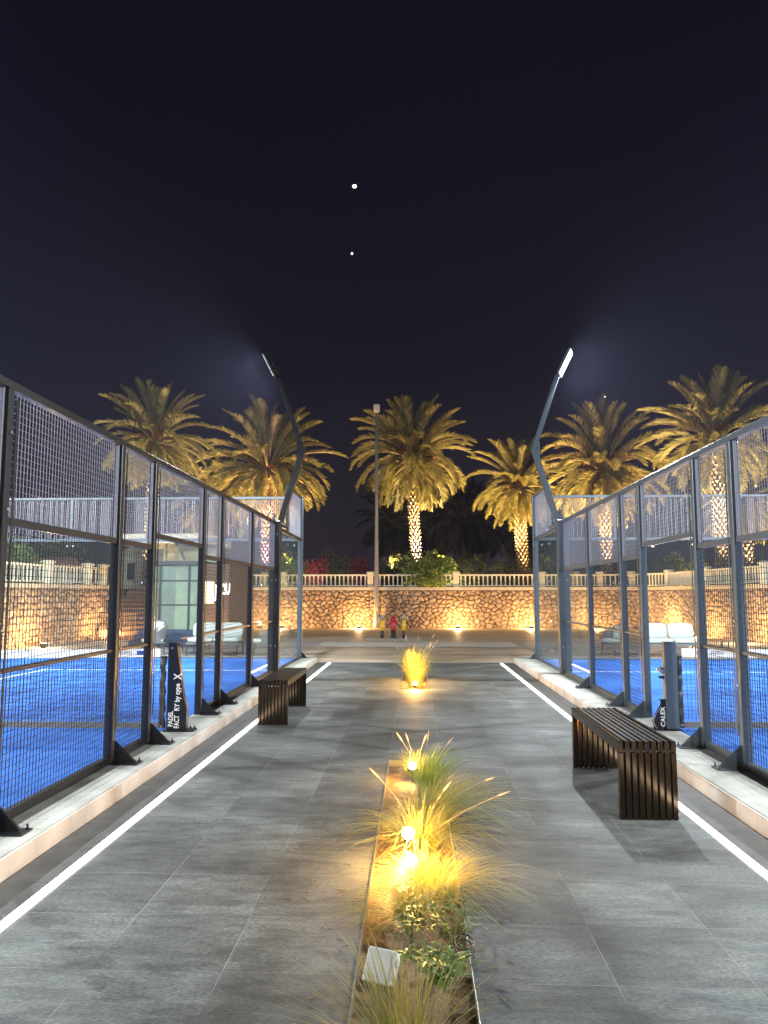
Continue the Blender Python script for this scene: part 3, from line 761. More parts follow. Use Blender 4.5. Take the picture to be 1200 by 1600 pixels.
# dry blades and leaf litter in and beside the bed
mb = MB(); rd = random.Random(77)
for k in range(330):
    y = rd.uniform(2.9, 8.3); x = rd.gauss(0, .17) if k % 3 else rd.choice((-1, 1))*(.30+abs(rd.gauss(0, .16)))
    z = .003 if abs(x) > .29 else -.03
    a = rd.uniform(0, 6.28); ln = rd.uniform(.015, .09); d = Vector((math.cos(a), math.sin(a), rd.uniform(-.03, .2))); q = Vector((-d.y, d.x, 0))*rd.uniform(.0015, .005); p = Vector((x, y, z))
    mb.add([p-q, p+q, p+d*ln*.5+q*1.3+Vector((0, 0, .004)), p+d*ln, p+d*ln*.5-q*1.3+Vector((0, 0, .004))], [(0,1,2,3,4)])
tag(mb.build('leaf_litter', M['deadleaf'], None), kind='stuff')
# junction box on its conduit
jb = empty('junction_box', (-.145, 3.47, -.045), 'square white plastic junction box tilted on its conduit', 'junction box')
mb = MB(); mb.cbox(-.062, .062, -.026, .026, -.062, .062, .006); mb.cbox(-.066, .066, -.040, -.027, -.066, .066, .005)
mb.box(-.048, .048, -.0425, -.0405, -.048, .048)
rot = Matrix.Translation((-.145, 3.47, .155)) @ Matrix.Rotation(R(14), 4, 'Y') @ Matrix.Rotation(R(-30), 4, 'X') @ Matrix.Rotation(R(-24), 4, 'Z')
mb.v = [tuple(rot @ Vector(p)) for p in mb.v]; bo = mb.build('box_body', M['plastic'], jb)
mb = MB()
for z in (-.03, .03):
    q = MB().lathe([(.021, 0), (.021, .004), (.016, .006)], 0, 0, 14); q.v = [(.062+vz, vx, z+vy) for vx, vy, vz in q.v]; mb.add(q.v, q.f)
mb.v = [tuple(rot @ Vector(p)) for p in mb.v]; mb.build_each('gland', M['plastic'], bo)
MB().tube([(-.12, 3.50, -.06), (-.125, 3.49, .03), (-.13, 3.48, .11)], .012, 8).build('conduit', M['stem'], jb, True)

# spike lamps
def spike(x, y, z, label, e, yaw=0, tilt=35):
    root = empty('garden_spotlight', (x, y, -.045), label, 'garden light', 'spike lamps in the beds')
    MB().tube([(x, y+.02, -.06), (x, y+.02, z)], .006, 6).build('spike', M['dark'], root)
    d = Vector((math.sin(yaw)*math.cos(R(tilt)), -math.cos(yaw)*math.cos(R(tilt)), math.sin(R(tilt))))
    c = Vector((x, y, z)); MB().tube([c-d*.07, c-d*.062, c], [.025, .04, .046], 12).build('housing', M['dark'], root, True)
    MB().tube([c+d*.001, c+d*.010, c+d*.016], [.043, .036, .016], 12).build('lens', M['lens_warm'], root, True)
    light('lamp_light', 'POINT', c+d*.045+Vector((0, 0, .055)), e, (1, .53, .13), root, .03)
spike(-.03, 7.62, .10, 'lit spike lamp under the small clump at the end of the long bed', 55, .1, 40)
spike(-.05, 5.38, .14, 'large glaring spike lamp, the brighter upper one of the middle pair', 80, .1, 32)
spike(-.03, 4.98, .09, 'glaring spike lamp, the lower one of the middle pair', 60, -.1, 42)
spike(.0, 14.62, .09, 'lit spike lamp at the front of the far bed', 120, 0, 40)
spike(-.06, 15.9, .25, 'lit spike lamp inside the far grass clumps', 120, 0, 50)

# ------------------------------------------------------------------ stone retaining walls
def resample(path, step):
    P = [Vector(p) for p in path]; out_ = [P[0]]; s = 0
    for a, c in zip(P[:-1], P[1:]):
        n = max(1, int((c-a).length/step))
        for k in range(1, n+1): out_.append(a.lerp(c, k/n))
    return out_
def smooth_path(path, it=2):
    P = [Vector(p) for p in path]
    for _ in range(it):
        Q = [P[0]]
        for a, c in zip(P[:-1], P[1:]): Q += [a.lerp(c, .25), a.lerp(c, .75)]
        P = Q + [P[-1]]
    return P
def stone_wall(path, H, label, seed, name='stone_wall'):
    r = np.random.default_rng(seed)
    P = resample(path, .036); n = len(P); A = np.array([[p.x, p.y] for p in P]); T = np.gradient(A, axis=0); T /= np.linalg.norm(T, axis=1)[:, None]
    NN = np.stack([T[:, 1], -T[:, 0]], 1)
    S = np.concatenate([[0], np.cumsum(np.linalg.norm(np.diff(A, axis=0), axis=1))])
    nz = int(H/.036); Z = np.linspace(0, H, nz+1)
    SS, ZZ = np.meshgrid(S, Z, indexing='ij'); cw, ch = .29, .215
    gi = np.floor(SS/cw).astype(int)+2; gj = np.floor(ZZ/ch).astype(int)+2
    GI, GJ = gi.max()+4, gj.max()+4
    jx = r.uniform(-.42, .42, (GI, GJ)); jz = r.uniform(-.42, .42, (GI, GJ)); tone = r.uniform(0, 1, (GI, GJ)); hue = r.uniform(0, 1, (GI, GJ)); ht = r.uniform(.55, 1, (GI, GJ)); tx = r.normal(0, .12, (GI, GJ)); tz = r.normal(0, .12, (GI, GJ))
    ws = SS + .035*np.sin(ZZ*9+SS*3) ; wz = ZZ + .03*np.sin(SS*8)
    F1 = np.full(SS.shape, 9.); F2 = np.full(SS.shape, 9.); I = np.zeros(SS.shape, int); J = np.zeros(SS.shape, int)
    for di in (-2, -1, 0, 1, 2):
        for dj in (-2, -1, 0, 1, 2):
            a = np.clip(gi+di, 0, GI-1); c = np.clip(gj+dj, 0, GJ-1)
            cx = (a-2+.5+jx[a, c])*cw + (c % 2)*.2; cz = (c-2+.5+jz[a, c])*ch
            d = np.sqrt(((ws-cx)/1.15)**2 + (wz-cz)**2)
            nw = d < F1; F2 = np.where(nw, F1, np.minimum(F2, d)); I = np.where(nw, a, I); J = np.where(nw, c, J)
            dxs = np.where(nw, ws-cx, 0) if (di, dj) == (-2, -2) else np.where(nw, ws-cx, dxs); dzs = np.where(nw, wz-cz, 0) if (di, dj) == (-2, -2) else np.where(nw, wz-cz, dzs)
            F1 = np.where(nw, d, F1)
    e = np.clip((F2-F1-.012)/.07, 0, 1); e = np.sqrt(e)
    h = e*(.085*ht[I, J] + .02) + e*(tx[I, J]*dxs + tz[I, J]*dzs)*.9 + r.normal(0, .0025, SS.shape)
    top = np.clip((H-ZZ)/.04, 0, 1); h = h*top
    X = A[:, 0][:, None] + NN[:, 0][:, None]*h; Y = A[:, 1][:, None] + NN[:, 1][:, None]*h
    V = np.stack([X, Y, ZZ-.03], -1).reshape(-1, 3); m_ = nz+1
    ii, jj = np.meshgrid(np.arange(n-1), np.arange(nz), indexing='ij'); a = (ii*m_+jj).ravel()
    F = np.stack([a, a+m_, a+m_+1, a+1], 1)
    me = bpy.data.meshes.new(name); me.from_pydata(V.tolist(), [], F.tolist()); me.update(); me.materials.append(M['stone'])
    t = tone[I, J]; u = hue[I, J]
    base = np.stack([.27+.22*t+.04*u, .20+.17*t-.01*u, .135+.12*t-.03*u], -1); mort = np.array([.035, .028, .022])
    k = np.clip((F2-F1-.014)/.024, 0, 1)[..., None]; col = mort*(1-k)+base*k
    ca = me.color_attributes.new('stone', 'FLOAT_COLOR', 'POINT'); ca.data.foreach_set('color', np.concatenate([col.reshape(-1, 3), np.ones((V.shape[0], 1))], 1).ravel())
    for p in me.polygons: p.use_smooth = True
    root = empty(name, (P[n//2].x, P[n//2].y, 0), label, 'wall', 'rubble stone retaining walls')
    o = bpy.data.objects.new('stonework', me); C.objects.link(o); o.parent = root; o.location = -Vector(root.location)
    # coping and the body behind the facing
    Q = resample(path, .9); cp = MB(); bk = MB()
    A2 = np.array([[p.x, p.y] for p in Q]); T2 = np.gradient(A2, axis=0); T2 /= np.linalg.norm(T2, axis=1)[:, None]; N2 = np.stack([T2[:, 1], -T2[:, 0]], 1)
    def ribbon(mb, o0, o1, z0, z1):
        b0 = len(mb.v)
        for q, nn in zip(A2, N2):
            for oo, zz in ((o0, z0), (o1, z0), (o1, z1), (o0, z1)): mb.v.append((q[0]+nn[0]*oo, q[1]+nn[1]*oo, zz))
        for i in range(len(A2)-1):
            for k in range(4): a = b0+4*i+k; c = b0+4*i+(k+1) % 4; mb.f.append((a, c, c+4, a+4))
        mb.f.append((b0, b0+1, b0+2, b0+3)); e = b0+4*(len(A2)-1); mb.f.append((e+3, e+2, e+1, e))
    ribbon(cp, -.30, .12, H-.03, H+.13); cp.build('coping', M['coping'], root)
    ribbon(bk, -.30, -.01, -.1, H-.031); bk.build('wall_core', M['coping'], root)
    return root
WH = 2.0
back_path = smooth_path([(-12.2, 41), (-6, 41), (6, 41), (10.6, 41), (11.9, 40.0), (12.35, 37.6), (12.4, 33.2), (12.7, 28.5), (13.4, 21)], 2)
stone_wall(back_path, WH, 'long rubble stone wall at the back, curving forward on the right', 3)
left_path = [(-14.3, 18), (-13.2, 24.24), (-12.45, 30.78)]
stone_wall(left_path, WH, 'rubble stone wall behind the left court, ending at the steps', 5)

# uplights on the walls (small dark boxes in front of bright pools)
spots = [(-10.3, 39.95), (-6.9, 39.95), (-2.9, 39.95), (2.2, 39.95), (5.95, 39.95), (9.3, 39.95), (11.35, 37.0), (11.4, 32.4), (11.65, 28.3), (-12.2, 25.1), (-11.6, 29.4), (-12.9, 20.5)]
where = ['behind the timber kiosk', 'left of the lamp post', 'just beside the foot of the lamp post', 'in the middle of the right half', 'nearest the right court', 'behind the right fence',
         'where the wall starts to curve', 'behind the right sofa', 'at the right picture edge', 'below the hut roof', 'next to the steps', 'past the left picture edge']
for (x, y), wl in zip(spots, where):
    root = empty('wall_uplight', (x, y, 0), 'small dark uplight box at the wall foot, ' + wl, 'uplight', 'uplights along the stone walls')
    MB().cbox(x-.11, x+.11, y-.05, y+.05, .03, .15, .01).build('housing', M['dark'], root)
    MB().box(x-.08, x+.08, y-.03, y+.03, -.004, .0295).build('foot', M['dark'], root)
    MB().box(x-.095, x+.095, y-.04, y+.04, .1505, .154).build('lens', emit('uplight_lens', (1, .7, .3), 4) if 'ul' not in M else M['ul'], root)
    dx, dy = ((0, .55) if y > 40 else ((.55, 0) if x > 0 else (-.55, 0)))
    light('lamp_light', 'POINT', (x, y, .26), WALL_W, (1, .60, .24), root, .07)

# balustrade: pillars and baluster sections between them
BZ = WH+.13
def pillar(x, y, rz, label):
    root = empty('pillar', (x, y, BZ), label, 'pillar', 'cream balustrade pillars', rz=0)
    MB().cbox(x-.15, x+.15, y-.15, y+.15, BZ, BZ+.74, .008).build('shaft', M['cream'], root)
    mb = MB().cbox(x-.20, x+.20, y-.20, y+.20, BZ+.7405, BZ+.80, .012); mb.cbox(x-.16, x+.16, y-.16, y+.16, BZ+.8005, BZ+.83, .008); mb.build('cap', M['cream'], root)
def section(a, c, label):
    a = Vector(a); c = Vector(c); d = (c-a).normalized(); a2 = a+d*.16; c2 = c-d*.16; Ln = (c2-a2).length; m_ = (a+c)/2
    root = empty('balustrade', (m_.x, m_.y, BZ), label, 'balustrade', 'cream balustrade runs on the walls')
    def V(p, z): return (p.x, p.y, z)
    MB().bar(V(a2, BZ+.64), V(c2, BZ+.64), .11, .08, up=(0, 0, 1)).build('top_rail', M['cream'], root)
    MB().bar(V(a2, BZ+.07), V(c2, BZ+.07), .09, .05, up=(0, 0, 1)).build('bottom_rail', M['cream'], root)
    n = int(Ln/.225); proto = None
    for i in range(n):
        p = a2 + d*Ln*(i+.5)/n
        if proto is None:
            proto = MB().cbox(p.x-.033, p.x+.033, p.y-.03, p.y+.03, BZ+.096, BZ+.599, .006).build('baluster', M['cream'], root); p0 = p
        else:
            o = proto.copy(); C.objects.link(o); o.parent = root; o.location = (p.x-p0.x, p.y-p0.y, 0)
yb = 41.12
PX = [(-11.8, yb), (-7.05, yb), (-2.36, yb), (2.19, yb), (6.73, yb), (9.75, yb)]
lb = ['pillar hidden by the kiosk on the back wall', 'pillar seen through the glass left of the pink shrub', 'pillar beside the lamp post', 'pillar right of the bushy green shrub', 'pillar behind the corner post of the right court', 'pillar under the palm behind the right fence']
for (x, y), l_ in zip(PX, lb): pillar(x, y, 0, 'cream ' + l_)
sl = ['cream balustrade run behind the kiosk sign', 'cream balustrade run under the pink shrub', 'cream balustrade run with the green shrub spilling over it', 'cream balustrade run left of the right court corner post', 'short cream balustrade run just inside the right fence']
for (a, c), l_ in zip(zip(PX[:-1], PX[1:]), sl): section(a, c, l_)
RP = [(9.75, yb), (11.35, 40.9), (12.42, 38.2), (12.50, 33.6), (12.78, 28.6), (13.3, 23)]
for (x, y), l_ in zip(RP[1:], ['pillar at the start of the curve in the right wall', 'pillar below the yellow bush', 'pillar in front of the rightmost palm', 'pillar near the right picture edge', 'pillar beyond the right picture edge']): pillar(x, y, 0, 'cream ' + l_)
for (a, c), l_ in zip(zip(RP[:-1], RP[1:]), ['cream balustrade run at the bend of the right wall', 'cream balustrade run left of the yellow bush pillar', 'cream balustrade run right of the yellow bush', 'cream balustrade run at the right edge of the photo', 'cream balustrade run past the right edge of the photo']): section(a, c, l_)
LP = [(-14.3, 18.6), (-13.35, 24.0), (-13.05, 26.9), (-12.72, 29.5), (-12.56, 30.6)]
for (x, y), l_ in zip(LP, ['pillar past the left picture edge', 'pillar at the left picture edge', 'thick pillar on the left wall', 'pillar at the hut on the left wall', 'end pillar of the left wall next to the steps']): pillar(x, y, 0, 'cream ' + l_)
for (a, c), l_ in zip(zip(LP[:-1], LP[1:]), ['cream balustrade run outside the left of the photo', 'cream balustrade run at the left edge of the photo', 'cream balustrade run in front of the brown hut', 'last short balustrade run before the steps']): section(a, c, l_)

# garden terraces behind the walls
g = MB(); g.add([(-60, 41.3, 2.0), (60, 41.3, 2.0), (60, 140, 2.0), (-60, 140, 2.0)], [(0,1,2,3)])
g.add([(13.0, 20, 2.0), (60, 20, 2.0), (60, 41.29, 2.0), (13.0, 41.29, 2.0)], [(0,1,2,3)])
g.add([(-60, 17, 2.0), (-14.65, 17, 2.0), (-12.85, 30.78, 2.0), (-12.85, 41.29, 2.0), (-60, 41.29, 2.0)], [(0,1,2,3,4)])
struct('garden_ground', g, M['garden'])

# ------------------------------------------------------------------ palms
def crown_mb(seed, nf=92, Lf=3.7, pairs=64, dead=False):
    rd = random.Random(seed); lf = MB(); ra = MB(); nf += 0 if dead else rd.randint(-14, 12); bk = rd.uniform(.85, 1.12)
    for i in range(nf):
        t = i/(nf-1)
        az = i*2.39996 + rd.uniform(-.25, .25)
        el = R(88 - 142*t**.95 + rd.gauss(0, 8))      # start elevation
        if dead: el = R(rd.uniform(-40, -68))
        Lr = Lf*(.80+.30*math.sin(math.pi*min(1, t*1.1+.15)))*rd.uniform(.88, 1.08)
        bend = bk*R(22+58*math.sin(math.pi*min(1, t*.95)))*rd.uniform(.7, 1.25)
        h = Vector((math.cos(az), math.sin(az), 0)); sd = Vector((-h.y, h.x, 0))
        p = h*.14 + Vector((0, 0, .1 + .35*(1-t))); pts = [p.copy()]; dirs = []; ns = 12
        for k in range(ns):
            e = el - bend*(k/ns)**1.4; e = max(e, R(-82)); d = h*math.cos(e)+Vector((0, 0, math.sin(e))); dirs.append(d); p = p + d*Lr/ns; pts.append(p.copy())
        dirs.append(dirs[-1])
        ra.tube(pts, [.042*(1-k/ns)**.8+.006 for k in range(ns+1)], 4, cap=False)
        roll = rd.uniform(-.5, .5)
        for k in range(pairs):
            u = .14 + .86*(k+rd.random()*.5)/pairs; q = min(ns-1, int(u*ns)); pos = pts[q].lerp(pts[q+1], u*ns-q); d = dirs[q]
            s2 = sd; up = s2.cross(d).normalized()
            if up.z < 0 and abs(d.z) < .98: up = -up
            Ll = .60*(math.sin(math.pi*min(.5, .1+.75*u))**.8)*(1 if u < .72 else max(.35, math.cos((u-.72)/.28*1.25)))*rd.uniform(.8, 1.15)
            if u < .25: Ll *= .55
            for sg in (-1, 1):
                a1 = R(34+14*(1-u)); vv = R(26+rd.uniform(-12, 14)) + sg*roll*.4
                dl = (d*math.cos(a1) + (s2*sg*math.cos(vv) + up*math.sin(vv))*math.sin(a1)).normalized()
                wd = .05; wv = dl.cross(up).normalized()*wd*.5 if rd.random() < .5 else dl.cross(s2).normalized()*wd*.5
                tip = pos + dl*Ll - Vector((0, 0, .09*Ll)); mid = pos + dl*Ll*.45
                lf.add([pos-wv*.8, pos+wv*.8, mid+wv, tip, mid-wv], [(0,1,2,3,4)])
    return lf, ra
def fruit_mb(seed):
    rd = random.Random(seed); mb = MB()
    for i in range(9):
        a = rd.uniform(0, 6.28); h = Vector((math.cos(a), math.sin(a), 0)); base = h*.15+Vector((0, 0, .3)); e = base+h*rd.uniform(.5, .9)+Vector((0, 0, rd.uniform(.0, .7)))
        mb.tube([base, base.lerp(e, .5)+Vector((0, 0, .15)), e], .02, 5)
        for k in range(70):
            d = Vector((rd.gauss(0, .5), rd.gauss(0, .5), -rd.random())) + h*.4; d.normalize(); q = e+d*rd.uniform(.3, .6); s_ = Vector((.008, .008, 0))
            mb.add([e-s_, e+s_, q+s_*1.5, q-s_*1.5], [(0,1,2,3)])
    return mb
def trunk_mb(H, r0, r1, seed, lean=(0, 0)):
    rd = random.Random(seed); mb = MB(); ns = 10
    def ax(t): return Vector((lean[0]*math.sin(t*1.6), lean[1]*t, H*t))
    mb.tube([ax(k/ns) for k in range(ns+1)], [(r0+(r1-r0)*k/ns)*.92 for k in range(ns+1)], 14)
    core = mb; mb = MB(); rows = int(H/.19); per = 8
    for j in range(rows):
        t = j/rows; c = ax(t); r = (r0+(r1-r0)*t)*(1+.25*max(0, t-.8)*5)
        for i in range(per):
            a = 2*math.pi*(i+.5*(j % 2))/per + rd.uniform(-.08, .08); o_ = Vector((math.cos(a), math.sin(a), 0)); s_ = Vector((-o_.y, o_.x, 0))
            w_ = math.pi*r/per*rd.uniform(.62, .85); hh = .20*rd.uniform(.8, 1.15); out_ = .085*rd.uniform(.7, 1.3)+.12*max(0, t-.75)*4
            lo = Vector((0, 0, -.05)); b0 = c + o_*r*.84 + lo; tp = c + o_*(r+out_)+Vector((0, 0, hh*.62))
            vs = [b0 - s_*w_*.25, b0 + s_*w_*.25, tp + s_*w_*.85, tp - s_*w_*.85, c + o_*(r+out_*.2) + s_*w_*.5 + Vector((0, 0, hh*.8)), c + o_*(r+out_*.2) - s_*w_*.5 + Vector((0, 0, hh*.8))]
            mb.add(vs, [(0,1,2,3), (3,2,4,5), (1,4,2), (0,3,5)])
    return core, mb
crowns = []
for sd_ in (21, 22, 23, 24, 25, 26, 27):
    lf, ra = crown_mb(sd_)
    a = lf.build('crown', M['frond'], None, world=False); bq = ra.build('frond_stalks', M['rachis'], None, world=False); f = fruit_mb(sd_).build('fruit_stalks', M['fruit'], None, world=False)
    dl, dr_ = crown_mb(sd_+50, 9, 2.3, 40, True); dl.f = dl.f; dd_ = dl.add(dr_.v, dr_.f).build('dead_fronds', M['deadleaf'], None, world=False)
    crowns.append((a.data, bq.data, f.data, dd_.data))
    for o in (a, bq, f, dd_): bpy.data.objects.remove(o)
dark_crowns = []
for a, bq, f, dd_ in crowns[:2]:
    a2 = a.copy(); a2.materials[0] = M['frond_unlit']; dark_crowns.append((a2, bq, f, dd_))
def palm(x, y, zc, scale, var, rz, r0, label, lean=(0, 0), dark=False, sc2=None, fruit=True):
    root = empty('palm_tree', (x, y, 2.0), label, 'palm tree', 'date palms behind the balustrade')
    H = zc-2.0
    t = trunk_mb(H, r0, r0*1.15, var+int(x*10) % 17, lean); o = t[0].build('trunk', M['trunk'], root, world=False); t[1].build('leaf_bases', M['boots'], o, world=False)
    ms = (dark_crowns if dark else crowns)[var % (2 if dark else 7)]
    top = Vector((lean[0]*math.sin(1.6), lean[1], H))
    def mk(nm, me):
        o = bpy.data.objects.new(nm, me); C.objects.link(o); o.parent = root; o.location = top; o.rotation_euler = (0, 0, rz); o.scale = (scale,)*3 if not sc2 else sc2; return o
    cr_ = mk('crown', ms[0])
    s_ = mk('frond_stalks', ms[1]); 
    if fruit: mk('fruit_stalks', ms[2]); mk('dead_fronds', ms[3])
    return root
def uplit(root, e_crown, e_trunk, ccol=(1, .68, .25), tcol=(1, .75, .45), H=6.5):
    x, y, _ = root.location
    for dx in (-1.5, 1.5):
        light('garden_uplight', 'SPOT', (x+dx, y-1.0, 3.2), e_crown, ccol, root, .08, aim=(-dx*.35, .45, H), spot=95, blend=.8)
    light('garden_uplight', 'SPOT', (x+.1, y-1.1, 2.25), e_trunk, tcol, root, .05, aim=(0, .62, 3.4), spot=50, blend=.7)
p1 = palm(-14.1, 40, 9.6, .86, 0, .3, .24, 'pale tall palm standing out behind the left mesh fence', lean=(.2, 0))
p2 = palm(-8.55, 44, 8.65, 1.09, 3, 1.1, .25, 'palm behind the left floodlight pole, pink light on its trunk')
p3 = palm(.25, 44, 9.2, 1.0, 2, 2.0, .24, 'palm right of the lamp post with a white lit trunk', lean=(-.35, 0))
p4 = palm(6.5, 46, 7.9, .84, 4, 4.1, .29, 'shorter golden palm left of the right floodlight pole', lean=(-.2, 0))
p5 = palm(10.85, 44, 8.5, 1.08, 5, 3.6, .26, 'palm right of the right floodlight pole, behind the fence')
p6 = palm(14.9, 38, 9.1, .92, 6, .6, .24, 'tallest looking palm at the right edge of the photo')
p7 = palm(-12.6, 48, 7.4, .9, 1, 5.0, .3, 'dimmer palm filling the gap between the two left palms')
p8 = palm(17.8, 42, 6.6, .85, 0, 2.2, .3, 'lower palm seen through the right mesh by the picture edge')
uplit(p1, PALM_W*.55, PALM_W*.2, (1, .80, .45)); uplit(p2, PALM_W, PALM_W*.9, tcol=(1, .55, .75)); uplit(p3, PALM_W*1.1, PALM_W*1.0, tcol=(1, .88, .72)); uplit(p4, PALM_W*.85, PALM_W*.25, tcol=(1, .6, .25))
uplit(p5, PALM_W*1.1, PALM_W*.45, tcol=(1, .6, .45)); uplit(p6, PALM_W, PALM_W*.3, (1, .76, .36)); uplit(p7, PALM_W*.4, PALM_W*.1); uplit(p8, PALM_W*.4, PALM_W*.3)
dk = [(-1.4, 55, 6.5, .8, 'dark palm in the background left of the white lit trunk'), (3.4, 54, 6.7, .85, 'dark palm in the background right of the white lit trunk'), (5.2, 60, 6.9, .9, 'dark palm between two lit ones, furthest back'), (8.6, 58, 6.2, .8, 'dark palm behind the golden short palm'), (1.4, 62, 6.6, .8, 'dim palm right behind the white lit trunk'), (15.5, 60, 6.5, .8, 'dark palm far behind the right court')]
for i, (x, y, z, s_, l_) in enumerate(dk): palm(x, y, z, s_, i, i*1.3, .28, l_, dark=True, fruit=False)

# ------------------------------------------------------------------ shrubs
def shrub(name, x, y, z0, rx, ry, rz, n, ls, m, label, cat='shrub', seed=1, group='shrubs behind the balustrade', lobes=9):
    rd = random.Random(seed); root = empty(name, (x, y, z0), label, cat, group)
    mb = MB(); cs = []
    for k in range(lobes):
        a = rd.uniform(0, 6.28); q = rd.uniform(.1, .75); cs.append((Vector((x+rx*q*math.cos(a), y+ry*q*math.sin(a), z0+rz*rd.uniform(.25, .8))), rd.uniform(.28, .5)))
    for i in range(n):
        c, q = rd.choice(cs); d = Vector((rd.gauss(0, 1), rd.gauss(0, 1), rd.gauss(0, 1))); d.normalize(); k = rd.uniform(.6, 1.15)*q
        p = c + Vector((d.x*rx*k, d.y*ry*k, d.z*rz*k)); 
        if p.z < z0: p.z = z0 + rd.random()*.2
        dd = Vector((d.x+rd.gauss(0, .6), d.y+rd.gauss(0, .6), d.z*.6+rd.gauss(0, .5))).normalized(); s_ = dd.cross(Vector((rd.gauss(0, 1), rd.gauss(0, 1), rd.gauss(0, 1)))).normalized()
        l_ = ls*rd.uniform(.6, 1.4); w_ = l_*.24
        mb.add([p, p+dd*l_*.5+s_*w_, p+dd*l_, p+dd*l_*.5-s_*w_], [(0,1,2,3)])
    st = MB()
    for c, q in cs: st.tube([Vector((x, y, z0-.05)), Vector((x, y, z0)).lerp(c, .5)+Vector((0, 0, .1)), c], [.03, .02, .008], 5)
    for k in range(lobes):
        c, q = cs[k]
        for j in range(4):
            d = Vector((rd.gauss(0, 1), rd.gauss(0, .6), abs(rd.gauss(.8, .6)))).normalized(); st.tube([c, c+Vector((d.x*rx, d.y*ry, d.z*rz))*q*1.35], [.008, .003], 4)
    st.build('stems', M['trunk'], root); mb.build('foliage', m, root)
    return root
S = shrub
S('bougainvillea', -5.5, 42.3, 2.0, .9, .6, 1.5, 1900, .13, M['bract'], 'bright pink flowering shrub left of the back wall', seed=1)
S('hedge_shrub', -4.3, 42.6, 2.0, 1.3, .7, 1.9, 2600, .13, M['leaf_dark'], 'dark leafy shrub between the two flowering ones', seed=2)
S('bougainvillea', -2.9, 42.5, 2.0, .9, .6, 1.6, 1800, .12, M['bract_dim'], 'wine red flowering shrub beside the lamp post', seed=3)
S('hedge_shrub', -1.3, 42.9, 2.0, 1.2, .7, 1.6, 2400, .13, M['leaf_dark'], 'dark shrub right of the lamp post', seed=4)
S('leafy_bush', .75, 42.0, 2.1, 1.75, .8, 1.55, 3600, .22, M['leaf_green'], 'bushy bright green shrub below the white lit palm trunk', seed=5, lobes=14)
S('leafy_bush', .45, 40.95, 2.15, 1.1, .35, .75, 1100, .20, M['leaf_green'], 'yellow green branches hanging over the balustrade', seed=6)
S('hedge_shrub', 3.3, 42.7, 2.0, 1.2, .7, 1.8, 2600, .13, M['leaf_dark'], 'dark shrub just right of the bright green one', seed=7)
S('hedge_shrub', 5.0, 42.9, 2.0, 1.3, .7, 1.7, 2600, .13, M['leaf_dark'], 'dark shrub in front of the golden palm', seed=8)
S('hedge_shrub', 7.4, 43.0, 2.0, 1.5, .7, 1.4, 2400, .13, M['leaf_dark'], 'dark shrub behind the right court corner post', seed=9)
S('leafy_bush', 13.6, 42.0, 2.0, 1.1, .8, 1.5, 2200, .14, M['leaf_dark'], 'dull green bush left of the yellow one', seed=10)
S('yellow_bush', 14.6, 42.2, 2.0, 1.1, .8, 1.7, 2800, .14, M['leaf_yellow'], 'bright yellow bush behind the right wall', seed=11)
S('leafy_bush', -6.9, 42.4, 2.0, 1.2, .7, 1.9, 3000, .14, M['leaf_green'], 'green bush seen through the glass beside the left corner post', seed=12)
S('leafy_bush', -14.6, 27.5, 2.0, 1.0, 1.2, 1.5, 2200, .14, M['leaf_green'], 'green bush above the left wall beside the hut', seed=13)
S('leafy_bush', -15.0, 30.5, 2.0, 1.5, 1.5, 2.4, 3200, .16, M['leaf_dark'], 'tall dark bush behind the hut on the left', seed=14)
S('leafy_bush', -15.0, 24.5, 2.0, 1.0, 1.2, 1.6, 2200, .14, M['leaf_dark'], 'dark bush above the wall at the left picture edge', seed=15)
for (x, y, z, e, col) in ((-5.4, 41.6, 2.3, 25, (1, .8, .6)), (.4, 40.2, 1.2, 0, (1, .8, .4)), (2.4, 41.5, 2.2, 110, (1, .85, .45)), (14.3, 41.2, 2.4, 120, (1, .8, .3)), (-6.8, 41.3, 2.3, 12, (1, .85, .4)), (6.6, 44.2, 2.3, 60, (1, .6, .25)), (-3.6, 41.7, 2.2, 30, (1, .7, .5)), (4.2, 41.7, 2.2, 35, (1, .75, .45))):
    if not e: continue  # lamps added to make the dim shrubs and hedge show
    root = empty('added_bush_light', (x, y, 2.0), 'lamp added to brighten the shrubs near %s' % {-5.4: 'the pink flowers', -.9: 'the left side of the green bush', 2.4: 'the right side of the green bush', 14.3: 'the yellow bush', -6.8: 'the left corner post', 6.6: 'the golden palm trunk', -3.6: 'the wine red flowers', 4.2: 'the dark hedge'}[x], 'garden light', 'lamps added among the shrubs')
    MB().lathe([(.03, 2.0), (.03, z-.08), (.06, z-.06), (.06, z-.02)], x, y, 10).build('housing', M['dark'], root)
    light('lamp_light', 'POINT', (x, y, z+.02), e, col, root, .05)

# ------------------------------------------------------------------ lamp post, hydrant, bollards
root = empty('lamp_post', (-2.0, 40.4, 0), 'tall grey lamp post with a small square lantern', 'lamp post')
MB().lathe([(.17, 0), (.17, .5), (.13, .62), (.085, 6), (.075, 11.45)], -2.0, 40.4, 14).build('pole', M['pole'], root, True)
MB().cbox(-2.0-.26, -2.0+.26, 40.14, 40.66, -.005, .04, .01).build('base_plate', M['pole'], root)
mb = MB().lathe([(.10, 11.45), (.17, 11.52), (.17, 11.56)], -2.0, 40.4, 14); mb.cbox(-2.165, -1.835, 40.235, 40.565, 11.56, 11.90, .06); mb.build('lantern', M['cream'], root)
MB().tube([(-1.95, 40.28, .9), (-1.94, 40.28, 1.6)], .04, 8).build('access_door', M['pole'], root)
root = empty('fire_hydrant', (-.87, 31.2, 0), 'red fire hydrant between two yellow striped bollards', 'fire hydrant')
MB().lathe([(.14, 0), (.14, .04), (.10, .05), (.10, .34)], -.87, 31.2, 14).build('foot', M['dark'], root, True)
